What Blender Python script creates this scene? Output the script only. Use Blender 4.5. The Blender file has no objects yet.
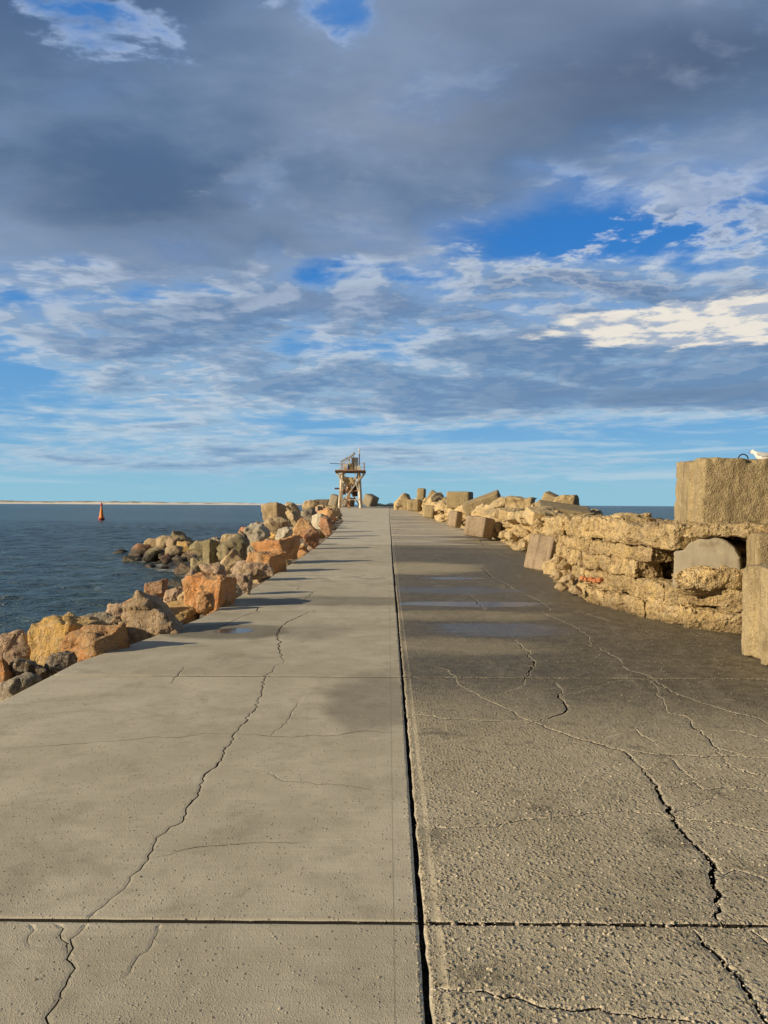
import bpy, bmesh, math, random
from mathutils import Vector, Matrix, noise, geometry, Euler
R = math.radians
scene = bpy.context.scene
COL = scene.collection
F = 740.0
EYE = Vector((0, 0, 1.6))
SEA = -2.2
SUN_EL = R(18.5)
SUN_DIR = Vector((-0.93 * math.cos(SUN_EL), -0.37 * math.cos(SUN_EL), math.sin(SUN_EL))).normalized()

# ------------------------------------------------------------------ camera
yaw = -4.0 / F
pitch = -7.4 / F
fwd = Vector((math.sin(yaw) * math.cos(pitch), math.cos(yaw) * math.cos(pitch), math.sin(pitch)))
right = fwd.cross(Vector((0, 0, 1))).normalized()
up = right.cross(fwd)
rho = 0.005
rc = (right + rho * up).normalized()
uc = (up - rho * right).normalized()
camd = bpy.data.cameras.new('camera')
cam = bpy.data.objects.new('camera', camd)
COL.objects.link(cam)
M = Matrix((rc, uc, -fwd)).transposed().to_4x4()
M.translation = EYE
cam.matrix_world = M
camd.sensor_fit = 'VERTICAL'
camd.sensor_height = 24
camd.lens = F / 1024 * 24
camd.clip_start = 0.05
camd.clip_end = 60000
scene.camera = cam


def ray(x, y):
    return fwd + ((x - 384) / F) * rc + ((512 - y) / F) * uc


def at(x, y, d):
    """world point on the sight line of a photo point at forward distance d (m)"""
    return EYE + ray(x, y) * d


def zp(Y):
    Y = min(Y, 97)
    return 0.0061 * Y + 0.00015 * max(0, Y - 25) ** 2


def lerp_tab(tab, v):
    if v <= tab[0][0]: return tab[0][1]
    for (a, x0), (b, x1) in zip(tab, tab[1:]):
        if v <= b:
            return x0 + (x1 - x0) * (v - a) / (b - a)
    return tab[-1][1]


def gp(x, y):
    """photo point -> pavement surface"""
    r = ray(x, y)
    d = 1.0
    for _ in range(40):
        p = EYE + r * d
        hgt = p.z - zp(p.y)
        d = d * (1.6) / (1.6 - hgt) if hgt < 1.55 else d * 2
    return EYE + r * d


EDGE_L = [(-8, -3.1), (7.2, -3.03), (8.5, -2.73), (10, -2.5), (13.6, -2.4), (25, -2.4), (35, -2.6), (53, -3.15), (70, -4.6), (85, -6.6), (97, -6.6)]
TOE_L = [(-8, -7.0), (15, -7.6), (25, -9.0), (38, -10.4), (44, -14.5), (52, -18.0), (58, -17), (64, -12), (80, -13), (100, -14)]
WALL = [(7.2, 8.3), (4.75, 8.75), (3.78, 9.6), (3.28, 12), (3.45, 15), (3.95, 17.5), (4.2, 24), (4.15, 31), (3.85, 45), (3.25, 62), (2.4, 80), (1.8, 90), (1.4, 97)]


def fb(p, o=4):
    return noise.fractal(p, 0.9, 2.1, o)


def H(X, Y):
    """height of the rubble mound"""
    xe = lerp_tab(EDGE_L, Y)
    z0 = zp(Y) - 0.09
    n = fb(Vector((X * 0.8, Y * 0.8, 3.3)), 3)
    endf = max(0, (Y - 99) / 14.0)
    if xe <= X <= 5.6 and Y < 99:
        return z0
    if X < xe:
        xt = lerp_tab(TOE_L, Y)
        t = (xe - X) / (xe - xt)
        e = min(1.0, (xe - X) / 0.5)
        hump = 0.25 * lerp_tab([(30, 0), (60, 1), (100, 1)], Y) * math.exp(-((t - .25) / .25) ** 2)
        z = z0 - 0.14 * e - (2.35 + zp(Y)) * t ** 1.45 + n * 0.22 * e + hump
    elif X > 5.6:
        t = (X - 5.6) / 5.5
        z = z0 + 0.5 * (1 - min(1, t * 1.3)) - (2.5 + zp(Y)) * t ** 1.1 + n * 0.3
    else:
        z = z0 + n * .15
    z -= endf ** 1.2 * 3.5
    return max(z, -4.5)


def hit(x, y):
    r = ray(x, y)
    d = 3.0
    while d < 130:
        p = EYE + r * d
        if p.z < H(p.x, p.y): return d
        d += 0.05 + d * .004
    return None


# ------------------------------------------------------------------ helpers
def link(name, me, mat=None, parent=None, loc=None):
    o = bpy.data.objects.new(name, me)
    COL.objects.link(o)
    if mat is not None and me is not None and not me.materials:
        me.materials.append(mat)
    if parent: o.parent = parent
    if loc is not None: o.location = loc
    return o


def tag(o, label=None, cat=None, group=None, kind=None):
    if label: o['label'] = label
    if cat: o['category'] = cat
    if group: o['group'] = group
    if kind: o['kind'] = kind
    return o


def empty(name, loc):
    o = bpy.data.objects.new(name, None)
    o.empty_display_size = .2
    o.location = loc
    COL.objects.link(o)
    return o


def to_mesh(bm, name, smooth=False):
    me = bpy.data.meshes.new(name)
    bm.normal_update()
    bm.to_mesh(me)
    bm.free()
    if smooth:
        me.polygons.foreach_set('use_smooth', [True] * len(me.polygons))
    return me


def densify(bm, maxlen, smooth_it=2, cap=9):
    for _ in range(cap):
        es = [e for e in bm.edges if e.calc_length() > maxlen]
        if not es: break
        bmesh.ops.subdivide_edges(bm, edges=es, cuts=1)
        bmesh.ops.triangulate(bm, faces=[f for f in bm.faces if len(f.verts) > 3])
    for _ in range(smooth_it):
        bmesh.ops.smooth_vert(bm, verts=bm.verts, factor=0.5, use_axis_x=True, use_axis_y=True, use_axis_z=True)


def rough(bm, seed, size, amp=.03, f=1.0, chips=.5):
    bm.normal_update()
    sd = seed % 97
    o = Vector((sd * 3.71, sd * 1.37, sd * 2.13))
    new = []
    for v in bm.verts:
        p = v.co / size * 2.4 * f + o
        a = fb(p, 5) * amp * size * 1.15
        c = noise.noise(p * 2.3 + Vector((9, 2, 1)))
        a -= max(0, c - .18) * amp * size * 2.2 * chips
        if chips >= .5:
            pw = p * .95 + Vector((fb(p * 2, 2), fb(p * 2 + o, 2), 0)) * .30
            q = noise.voronoi(pw)[1][0]
            sl = Vector((noise.noise(q * 5.3), noise.noise(q * 7.1), noise.noise(q * 9.7)))
            a += (noise.noise(q * 3.1) * 1.3 + max(-1.5, min(1.5, (pw - q).dot(sl) * 2.2))) * amp * size
        new.append(v.co + v.normal * a)
    for v, n in zip(bm.verts, new): v.co = n


def rock_bm(seed, kind, dims, detail=16, yaw=None, amp=.035):
    rnd = random.Random(seed)
    pts = []
    if kind == 'angular':
        n = rnd.randint(11, 16)
        while len(pts) < n:
            v = Vector((rnd.gauss(0, 1), rnd.gauss(0, 1), rnd.gauss(0, 1))).normalized()
            m = max(abs(c) for c in v)
            v = v * (0.35 + .65 / m) * rnd.uniform(.8, 1.08)
            if all((v - q).length > .42 for q in pts): pts.append(v)
    elif kind == 'block':
        for sx in (-1, 1):
            for sy in (-1, 1):
                for sz in (-1, 1):
                    pts.append(Vector((sx * rnd.uniform(.72, 1.12), sy * rnd.uniform(.7, 1.1), sz * rnd.uniform(.6, 1.1))))
        for _ in range(2):
            v = Vector((rnd.uniform(-1, 1), rnd.uniform(-1, 1), rnd.uniform(.6, 1.0)))
            pts.append(v)
    elif kind == 'course':
        for sx in (-1, 1):
            for sy in (-1, 1):
                for sz in (-1, 1):
                    pts.append(Vector((sx * rnd.uniform(.93, 1.04), sy * rnd.uniform(.88, 1.05), sz * rnd.uniform(.86, 1.04))))
        for _ in range(5):
            pts.append(Vector((rnd.uniform(-.8, .8), -rnd.uniform(1.0, 1.12), rnd.uniform(-.7, .7))))
        pts.append(Vector((rnd.uniform(-.6, .6), 0, rnd.uniform(1.0, 1.1))))
    elif kind == 'pyramid':
        for sx in (-1, 1):
            for sy in (-1, 1):
                pts.append(Vector((sx * rnd.uniform(.85, 1.1), sy * rnd.uniform(.8, 1.1), -1)))
                pts.append(Vector((sx * rnd.uniform(.92, 1.05), sy * rnd.uniform(.8, 1.0), rnd.uniform(-.55, -.25))))
        pts += [Vector((rnd.uniform(-.3, .05), rnd.uniform(-.5, .1), 1)), Vector((rnd.uniform(.15, .45), rnd.uniform(0, .5), .82)), Vector((rnd.uniform(-.6, -.4), rnd.uniform(-.6, -.3), .45))]
    elif kind == 'round':
        for _ in range(26):
            v = Vector((rnd.gauss(0, 1), rnd.gauss(0, 1), rnd.gauss(0, 1))).normalized()
            pts.append(v * rnd.uniform(.88, 1.05))
    if yaw is None: yaw = rnd.uniform(0, math.pi * 2) if kind != 'block' else -rnd.uniform(.25, .65)
    if kind == 'pyramid': yaw = rnd.uniform(-.35, .35)
    Rm = Euler((rnd.uniform(-.15, .15), rnd.uniform(-.18, .18), yaw)).to_matrix()
    if kind == 'course': Rm = Matrix.Identity(3)
    if kind in ('angular', 'round'):
        Rm = Euler((rnd.uniform(0, 6), rnd.uniform(0, 6), yaw)).to_matrix()
    pts = [Rm @ p for p in pts]
    mn = [min(p[i] for p in pts) for i in range(3)]
    mx = [max(p[i] for p in pts) for i in range(3)]
    bm = bmesh.new()
    for p in pts:
        bm.verts.new([((p[i] - mn[i]) / (mx[i] - mn[i]) - (.5 if i < 2 else 0)) * dims[i] for i in range(3)])
    r = bmesh.ops.convex_hull(bm, input=bm.verts)
    bmesh.ops.delete(bm, geom=list({g for g in r['geom_interior'] + r['geom_unused'] if isinstance(g, bmesh.types.BMVert)}), context='VERTS')
    size = sum(dims) / 3
    densify(bm, size / detail * 1.1, 1 if kind != 'round' else 4)
    rough(bm, seed, size, amp)
    return bm


def box_bm(sx, sy, sz, seed=0, detail=.05, chip=.02, sm=1, base0=True, bulge=0.0):
    """worn concrete block, base at z = 0"""
    bm = bmesh.new()
    bmesh.ops.create_cube(bm, size=1)
    for v in bm.verts:
        v.co = Vector((v.co.x * sx, v.co.y * sy, (v.co.z + .5) * sz))
    bmesh.ops.triangulate(bm, faces=bm.faces)
    densify(bm, detail, sm, 12)
    o = Vector((seed * 2.3, seed * 5.1, 0))
    for v in bm.verts:
        d = sorted([sx / 2 - abs(v.co.x), sy / 2 - abs(v.co.y), min(v.co.z, sz - v.co.z)])
        near = math.exp(-max(0, d[1]) / (chip * 3.0))      # closeness to an edge
        c = Vector((0, 0, sz / 2))
        n = noise.noise(v.co * 5 + o)
        n2 = noise.noise(v.co * 17 + o)
        k = chip * near * (0.5 + 1.2 * max(0, n) + .5 * n2)
        v.co -= (v.co - c).normalized() * k
        v.co += (v.co - c).normalized() * chip * .35 * (n + .6 * n2)
    return bm


def bar(bm, a, b, w, h=None, seg=0):
    """beam from a to b with rectangular (w x h) or round section"""
    a, b = Vector(a), Vector(b)
    h = h or w
    d = b - a
    q = d.to_track_quat('Z', 'Y' if abs(d.normalized().y) < .9 else 'X').to_matrix().to_4x4()
    q.translation = (a + b) / 2
    if seg:
        bmesh.ops.create_cone(bm, cap_ends=True, segments=seg, radius1=w / 2, radius2=h / 2, depth=d.length, matrix=q)
    else:
        bmesh.ops.create_cube(bm, size=1, matrix=q @ Matrix.Diagonal((w, h, d.length, 1)))


# ------------------------------------------------------------------ shader expression helper
class NT:
    def __init__(s, nt):
        s.nt = nt
        nt.nodes.clear()

    def n(s, t, **kw):
        nd = s.nt.nodes.new(t)
        for k, v in kw.items(): setattr(nd, k, v)
        return nd

    def put(s, sock, v):
        if isinstance(v, E): v = v.s
        if isinstance(v, bpy.types.NodeSocket): s.nt.links.new(v, sock)
        else: sock.default_value = v

    def math(s, op, a, b=0.0, c=None, clamp=False):
        nd = s.n('ShaderNodeMath', operation=op, use_clamp=clamp)
        s.put(nd.inputs[0], a)
        s.put(nd.inputs[1], b)
        if c is not None: s.put(nd.inputs[2], c)
        return E(s, nd.outputs[0])

    def vmath(s, op, a, b=None, out=0):
        nd = s.n('ShaderNodeVectorMath', operation=op)
        s.put(nd.inputs[0], a)
        if b is not None: s.put(nd.inputs[1], b)
        return E(s, nd.outputs[out])

    def sep(s, v):
        nd = s.n('ShaderNodeSeparateXYZ')
        s.put(nd.inputs[0], v)
        return [E(s, o) for o in nd.outputs]

    def comb(s, x, y, z):
        nd = s.n('ShaderNodeCombineXYZ')
        for i, v in enumerate((x, y, z)): s.put(nd.inputs[i], v)
        return E(s, nd.outputs[0])

    def noise(s, v, scale, detail=4, rough=.55, dist=0, lac=2.0, col=False):
        nd = s.n('ShaderNodeTexNoise')
        s.put(nd.inputs['Vector'], v)
        nd.inputs['Scale'].default_value = scale
        nd.inputs['Detail'].default_value = detail
        nd.inputs['Roughness'].default_value = rough
        nd.inputs['Lacunarity'].default_value = lac
        nd.inputs['Distortion'].default_value = dist
        return E(s, nd.outputs[1 if col else 0])

    def vor(s, v, scale, feature='F1', out='Distance', rnd=1.0):
        nd = s.n('ShaderNodeTexVoronoi', feature=feature)
        s.put(nd.inputs['Vector'], v)
        nd.inputs['Scale'].default_value = scale
        nd.inputs['Randomness'].default_value = rnd
        return E(s, nd.outputs[out])

    def ss(s, x, a, b, lo=0.0, hi=1.0):
        nd = s.n('ShaderNodeMapRange', interpolation_type='SMOOTHSTEP')
        s.put(nd.inputs[0], x)
        for i, v in enumerate((a, b, lo, hi)): s.put(nd.inputs[i + 1], v)
        return E(s, nd.outputs[0])

    def mix(s, f, a, b, blend='MIX'):
        nd = s.n('ShaderNodeMix', data_type='RGBA', blend_type=blend)
        s.put(nd.inputs[0], f)
        for i, v in ((6, a), (7, b)):
            if isinstance(v, tuple): v = (*v, 1) if len(v) == 3 else v
            s.put(nd.inputs[i], v)
        return E(s, nd.outputs[2])

    def scale(s, v, x, y, z):
        return s.vmath('MULTIPLY', v, (x, y, z))

    def bump(s, h, strength, dist, normal=None):
        nd = s.n('ShaderNodeBump')
        s.put(nd.inputs['Height'], h)
        s.put(nd.inputs['Strength'], strength)
        nd.inputs['Distance'].default_value = dist
        if normal is not None: s.put(nd.inputs['Normal'], normal)
        return E(s, nd.outputs[0])


class E:
    def __init__(s, t, sock): s.t, s.s = t, sock
    def __add__(s, o): return s.t.math('ADD', s, o)
    __radd__ = __add__
    def __mul__(s, o): return s.t.math('MULTIPLY', s, o)
    __rmul__ = __mul__
    def __sub__(s, o): return s.t.math('SUBTRACT', s, o)
    def __rsub__(s, o): return s.t.math('SUBTRACT', o, s)
    def __truediv__(s, o): return s.t.math('DIVIDE', s, o)
    def __pow__(s, o): return s.t.math('POWER', s, o)
    def mx(s, o): return s.t.math('MAXIMUM', s, o)
    def mn(s, o): return s.t.math('MINIMUM', s, o)
    def clamp(s): return s.t.math('ADD', s, 0.0, clamp=True)


def new_mat(name):
    m = bpy.data.materials.new(name)
    m.use_nodes = True
    t = NT(m.node_tree)
    out = t.n('ShaderNodeOutputMaterial')
    p = t.n('ShaderNodeBsdfPrincipled')
    t.nt.links.new(p.outputs[0], out.inputs[0])
    return m, t, p


def coords(t, which='Object'):
    return E(t, t.n('ShaderNodeTexCoord').outputs[which])


def objrand(t):
    return E(t, t.n('ShaderNodeObjectInfo').outputs['Random'])


def simple(name, c, rough=.6, metal=0.0, var=.25, sc=6):
    m, t, p = new_mat(name)
    v = coords(t)
    n = t.noise(v, sc, 6, .65)
    t.put(p.inputs['Base Color'], t.mix(t.ss(n, .35, .7), tuple(x * (1 - var) for x in c), tuple(min(1, x * (1 + var)) for x in c)))
    p.inputs['Roughness'].default_value = rough
    p.inputs['Metallic'].default_value = metal
    t.put(p.inputs['Normal'], t.bump(n, .3, .02))
    return m


def rock_mat(name, c1, c2, dark=.45, speck=1.0, wet=False):
    m, t, p = new_mat(name)
    v0 = coords(t)
    r = objrand(t)
    v = t.vmath('ADD', v0, t.comb(r * 37.0, r * 11.0, r * 23.0))
    n1 = t.noise(v, 1.6, 5, .6, .6)
    n2 = t.noise(v, 7, 6, .7)
    n3 = t.noise(v, 38, 4, .75)
    c = t.mix(t.ss(n1 + (n2 - .5) * .6, .36, .64), c1, c2)
    # mineral grains
    g = t.vor(v, 55, out='Color')
    gs = t.sep(g)[0]
    c = t.mix(t.ss(gs, .1, .9) * .35 * speck, c, t.mix(gs, (.06, .05, .045), (.62, .55, .46)))
    # grime in stains
    st = t.ss(t.noise(v, 2.7, 7, .72, 1.2), .54, .70)
    c = t.mix(st * dark, c, (.075, .062, .05))
    # pale weathering
    pl = t.ss(t.noise(v, 4.1, 7, .75, .4), .58, .74)
    c = t.mix(pl * .35, c, (.52, .47, .39))
    # brightness per stone
    f = r * .3 + 1.0
    c = t.mix(1.0, c, t.comb(f, f, f), 'MULTIPLY')
    if wet:
        z = t.sep(E(t, t.n('ShaderNodeNewGeometry').outputs['Position']))[2]
        w = t.ss(z + (n2 - .5) * .8, -1.2, -1.85)
        c = t.mix(w * .85, c, (.02, .02, .013))
        t.put(p.inputs['Roughness'], .88 - w * .5)
    else:
        p.inputs['Roughness'].default_value = .9
    t.put(p.inputs['Base Color'], c)
    cr = t.vor(t.vmath('ADD', v, t.vmath('SCALE', t.noise(v, 3, 3, col=True), None)), 2.2, 'DISTANCE_TO_EDGE')
    crk = t.ss(cr, .0, .035)
    h = n2 * .5 + n3 * .22 + n1 * .3 + crk * .1
    t.put(p.inputs['Normal'], t.bump(h, 1.0, .11))
    return m


ROCK = {
    'orange': rock_mat('orange_granite', (.66, .29, .085), (.56, .33, .14), .6, wet=True),
    'rust': rock_mat('rust_granite', (.42, .165, .07), (.36, .21, .11), .7, wet=True),
    'yellow': rock_mat('yellow_stone', (.70, .43, .11), (.54, .38, .17), .6, wet=True),
    'tan': rock_mat('tan_stone', (.52, .385, .20), (.45, .34, .20), .6, wet=True),
    'brown': rock_mat('brown_granite', (.34, .235, .13), (.45, .31, .17), .6, 1.3, wet=True),
    'pink': rock_mat('pinkish_stone', (.50, .34, .215), (.42, .31, .23), .55, wet=True),
    'grey': rock_mat('grey_stone', (.27, .24, .18), (.35, .30, .22), .8, 1.3, wet=True),
    'dark': rock_mat('dark_stone', (.085, .065, .045), (.17, .125, .08), .8, 1.2, wet=True),
    'olive': rock_mat('olive_stone', (.22, .19, .085), (.33, .27, .14), .7, wet=True),
    'white': rock_mat('pale_stone', (.58, .53, .42), (.50, .45, .34), .4, wet=True),
    'gold': rock_mat('weathered_golden_concrete', (.62, .46, .22), (.52, .40, .21), .6, 1.2),
}


# ------------------------------------------------------------------ concrete materials
def concrete_mat(name, c1, c2, peb=.5, streak=.5, bumpd=.03, gold=False):
    m, t, p = new_mat(name)
    v0 = coords(t)
    r = objrand(t)
    v = t.vmath('ADD', v0, t.comb(r * 31.0, r * 17.0, r * 5.0))
    n1 = t.noise(v, 1.4, 5, .6, .5)
    n2 = t.noise(v, 9, 6, .72)
    n3 = t.noise(v, 60, 3, .7)
    c = t.mix(t.ss(n1 * .6 + n2 * .4, .38, .62), c1, c2)
    pv = t.vor(v, 42, out='Color')
    pd = t.vor(v, 42)
    pr = t.sep(pv)
    pm = t.ss(pr[1], .35, .55) * t.ss(pd, .55, .3)
    c = t.mix(pm * peb, c, t.mix(pr[0], (.16, .11, .07), (.68, .56, .38)))
    # vertical weather streaks
    s = t.noise(t.scale(v, 7, 7, .7), 1.0, 4, .7)
    c = t.mix(t.ss(s, .5, .72) * streak, c, (.11, .08, .045))
    s2 = t.noise(t.scale(v, 16, 16, .9), 1.0, 4, .7)
    c = t.mix(t.ss(s2, .58, .70) * streak * .6, c, (.60, .50, .34))
    blot = t.ss(t.noise(v, 2.3, 8, .75), .56, .68)
    c = t.mix(blot * .55, c, (.15, .105, .055))
    c = t.mix(t.ss(t.noise(v, 3.3, 5, .7), .56, .7) * .35, c, (.55, .46, .31))
    t.put(p.inputs['Base Color'], c)
    p.inputs['Roughness'].default_value = .92
    h = n2 * .5 + n3 * .25 + t.ss(pd, .6, .1) * peb * .35
    t.put(p.inputs['Normal'], t.bump(h, .8, bumpd))
    return m


M_CONC = concrete_mat('weathered_concrete', (.42, .335, .185), (.30, .235, .13), .6, .8, .03)
M_CONC_P = concrete_mat('pinkish_form_concrete', (.38, .29, .205), (.27, .205, .145), .35, .8, .03)
M_GREYC = concrete_mat('smooth_grey_concrete', (.36, .32, .24), (.31, .275, .21), .12, .35, .008)


def rubble_mat():
    m, t, p = new_mat('rubble_concrete')
    v = coords(t)
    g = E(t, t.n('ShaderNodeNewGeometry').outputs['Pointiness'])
    n1 = t.noise(v, 1.3, 5, .6, .5)
    n2 = t.noise(v, 8, 7, .72)
    n3 = t.noise(v, 45, 3, .7)
    w = t.vmath('ADD', v, t.vmath('MULTIPLY', t.noise(v, 5, 3, col=True), (.08, .08, .08)))
    v1 = t.vor(w, 19, out='Color')
    d1 = t.vor(w, 19)
    v2 = t.vor(w, 48, out='Color')
    d2 = t.vor(w, 48)
    r1 = t.sep(v1)
    r2 = t.sep(v2)
    c = t.mix(t.ss(n1 * .5 + n2 * .5, .38, .62), (.62, .45, .205), (.50, .385, .22))
    c = t.mix(t.ss(r1[0], .45, .6) * t.ss(d1, .6, .35) * .55, c, t.mix(r1[1], (.26, .15, .07), (.66, .54, .34)))
    c = t.mix(t.ss(r2[0], .4, .6) * t.ss(d2, .6, .35) * .5, c, t.mix(r2[1], (.16, .11, .06), (.70, .58, .40)))
    orr = objrand(t)
    f = orr * .34 + .80
    c = t.mix(1.0, c, t.comb(f, f * 1.0, f * .98), 'MULTIPLY')
    c = t.mix(t.ss(t.noise(t.vmath('ADD', v, t.comb(orr * 9.0, orr * 5.0, orr * 3.0)), 2.6, 7, .72, .8), .50, .64) * .55, c, (.15, .095, .05))
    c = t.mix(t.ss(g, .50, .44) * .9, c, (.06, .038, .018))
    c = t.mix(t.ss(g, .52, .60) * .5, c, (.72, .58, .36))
    c = t.mix(t.ss(t.noise(t.scale(v, 1, 1, 2.2), 1.9, 8, .75), .50, .66) * .65, c, (.16, .085, .035))
    c = t.mix(t.ss(t.noise(v, 3.1, 6, .7), .58, .70) * .4, c, (.62, .52, .34))
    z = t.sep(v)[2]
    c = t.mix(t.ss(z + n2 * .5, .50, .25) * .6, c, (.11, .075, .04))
    c = t.mix(t.ss(t.noise(t.scale(v, 3.2, 3.2, .7), 1.0, 5, .7), .54, .68) * .45, c, (.20, .14, .07))
    t.put(p.inputs['Base Color'], c)
    p.inputs['Roughness'].default_value = .93
    h = n2 * .5 + n3 * .2 + t.ss(d1, .6, .05) * .5 + t.ss(d2, .6, .05) * .25
    t.put(p.inputs['Normal'], t.bump(h, .9, .045))
    return m


M_RUB = rubble_mat()


def ellipse(t, x, y, cx, cy, rx, ry, wob, soft=.5):
    d = ((x - cx) / rx) * ((x - cx) / rx) + ((y - cy) / ry) * ((y - cy) / ry)
    return t.ss(d + wob, 1.0 + soft, 1.0 - soft)


def pave_mat(side):
    m, t, p = new_mat('pavement_concrete_' + side)
    v = coords(t)
    x, y, z = t.sep(v)
    at_ = t.n('ShaderNodeAttribute', attribute_name='rim')
    rim = E(t, at_.outputs['Fac'])
    inner = E(t, t.n('ShaderNodeAttribute', attribute_name='inner').outputs['Fac'])
    n0 = t.noise(v, .45, 4, .6)
    n1 = t.noise(v, 2.1, 6, .68, .3)
    n2 = t.noise(v, 13, 5, .7)
    n3 = t.noise(v, 90, 3, .75)
    broom = t.noise(t.scale(v, 3, 60, 1), 1.0, 4, .7)
    wob = (n1 - .5) * 2.6 + (n2 - .5) * 1.0
    if side == 'left':
        c = t.mix(t.ss(n0 * .5 + n1 * .5, .4, .62), (.505, .46, .345), (.635, .585, .455))
        c = t.mix(t.ss(broom, .42, .62) * .16, c, (.30, .27, .20))
        c = t.mix(t.ss(n2, .56, .72) * .25, c, (.26, .23, .17))
        c = t.mix(t.ss(t.noise(v, 5.5, 6, .7), .52, .68) * .22, c, (.22, .20, .145))
        # slabs vary a little in tone
        sid = t.noise(t.comb(0.0, t.math('FLOOR', (y - 2.7) / 4.03), 5.0), 7.3, 0)
        f = sid * .35 + .83
        c = t.mix(1.0, c, t.comb(f, f, f), 'MULTIPLY')
        sp = t.vor(v, 55)
        spc = t.sep(t.vor(v, 55, out='Color'))
        mask = t.ss(spc[0], .80, .84) * t.ss(sp, .34, .18)
        c = t.mix(mask * .7, c, t.mix(t.ss(spc[1], .2, .35), (.20, .18, .13), (.82, .75, .60)))
        damp_shade = ellipse(t, x, y, -.10, 5.95, .38, .85, wob * .45, .6) * .5
        damp_shade = damp_shade.mx(ellipse(t, x, y, -1.95, 8.95, .75, .55, wob * .35, .35) * .7)
        damp_shade = damp_shade.mx(ellipse(t, x, y, -.9, 11.7, 1.9, .5, wob * .5, .5) * .55)  # painted shade: extends the boulders' cast shadow band across the slab
        damp_shade = damp_shade.mx(ellipse(t, x, y, -.9, 9.0, .5, .5, wob * .4, .5) * .3)
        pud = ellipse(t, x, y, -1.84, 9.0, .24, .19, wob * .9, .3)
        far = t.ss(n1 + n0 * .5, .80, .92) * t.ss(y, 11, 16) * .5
        wet = damp_shade.mx(far)  # damp patches together with the painted shadow band
        peb = t.ss(t.vor(v, 130), .5, .1) * .12 + mask * 1.3
        bd = .008
        rimc = (.70, .65, .52)
    else:
        c = t.mix(t.ss(n0 * .4 + n1 * .6, .4, .62), (.50, .44, .305), (.62, .55, .395))
        w = t.vmath('ADD', v, t.vmath('MULTIPLY', t.noise(v, 20, 2, col=True), (.02, .02, .02)))
        sp = t.vor(w, 48)
        spc = t.sep(t.vor(w, 48, out='Color'))
        sp2 = t.vor(w, 120)
        sp2c = t.sep(t.vor(w, 120, out='Color'))
        mask = t.ss(spc[0], .45, .6) * t.ss(sp, .55, .3)
        mask2 = t.ss(sp2c[0], .45, .6) * t.ss(sp2, .5, .3)
        worn = t.ss(t.noise(v, 1.3, 4, .6), .35, .62)
        c = t.mix(mask * (.15 + .25 * worn), c, t.mix(spc[1], (.30, .26, .18), (.84, .75, .58)))
        c = t.mix(mask2 * .35, c, t.mix(sp2c[1], (.26, .22, .155), (.78, .69, .53)))
        c = t.mix(t.ss(n2 + n3 * .3, .68, .85) * .3, c, (.13, .11, .08))
        # damp towards the wall and farther out
        wet = t.ss(y + (n1 - .5) * 1.8 + (n2 - .5) * .9 + (x - 1.0) * .22, 4.6, 6.9) * .90
        wet = wet.mx(t.ss(x + (n1 - .5) * 1.4, 3.0, 4.4) * t.ss(y, 4.2, 6) * 1.1)
        wet = wet.mx(t.ss(x + (n1 - .5) * 1.6, 1.6, 3.0) * t.ss(y, 8, 10) * .86)
        wob3 = wob * .6 + (t.noise(t.scale(v, .6, 2.4, 1), 1.3, 5, .65) - .5) * 2.8
        dry = ellipse(t, x, y, .5, 17.6, 1.7, 1.5, wob3, .7) * .8
        dry = dry.mx(ellipse(t, x, y, .8, 10.3, 1.5, .42, wob3, .8) * .5)
        dry = dry.mx(ellipse(t, x, y, .6, 8.1, 1.1, .45, wob3, .9) * .5)
        dry = dry.mx(t.ss(y, 21, 30) * t.ss(t.noise(t.scale(v, .12, .5, 1), 1.2, 4, .6), .44, .6) * .7)
        wet = wet * (1.0 - dry)
        wet = wet.mx(t.ss(n2 * .6 + t.noise(v, 5, 4, .7) * .4, .50, .60) * .25 * t.ss(y, 6, 9))
        spots = t.ss(t.noise(v, 2.3, 5, .62, .5) + (n2 - .5) * .15, .56, .66) * .5 * t.ss(y, 6.8, 5)
        wet = wet.mx(spots)
        mot = t.ss(t.noise(v, 9, 5, .75), .40, .62)
        wob2 = wob * .6 + (t.noise(t.scale(v, .8, 3.2, 1), 1.3, 5, .65) - .5) * 3.2
        pud = ellipse(t, x, y, 1.35, 11.45, 1.35, .30, wob2 * .8, .3)
        pud = pud.mx(ellipse(t, x, y, 1.45, 9.2, .9, .5, wob2 * .9, .6) * .6)
        pud = pud.mx(ellipse(t, x, y, 1.35, 15.2, .55, .30, wob2 * .8, .4) * .8)
        pud = pud.mx(ellipse(t, x, y, 1.2, 13.2, 1.2, .5, wob2 * .9, .7) * .45)
        pud = pud * (.90 + .10 * mot)
        # fine map cracking
        e = t.vor(t.vmath('ADD', v, t.vmath('MULTIPLY', t.noise(v, 1.5, 5, .7, col=True), (.9, .9, 0))), 1.15, 'DISTANCE_TO_EDGE')
        hair = t.ss(e, .010, .002) * t.ss(t.noise(v, .9, 2), .45, .6) * t.ss(x, .3, .8)
        c = t.mix(hair * .45, c, (.55, .48, .36))
        peb = mask * (t.ss(sp, .6, .0)) * (.5 + 1.0 * worn) + mask2 * t.ss(sp2, .55, .0) * .7 + hair * -.3 + t.noise(v, 34, 4, .7) * .6
        marg = t.ss(x, .185, .215)
        peb = (peb * (.12 + .88 * marg)) + t.noise(v, 11, 5, .7) * 1.2 * t.ss(y, 5, 9)
        bd = .022
        rimc = (.80, .72, .56)
    if side == 'right': wet = wet * (.84 + mot * .22)
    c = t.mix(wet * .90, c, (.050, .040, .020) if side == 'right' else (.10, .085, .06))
    c = t.mix(pud * .75, c, (.05, .047, .042))
    c = t.mix(t.ss(rim * (n2 * .8 + .5), .30, .62) * (.85 - wet * .45), c, rimc)
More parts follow.
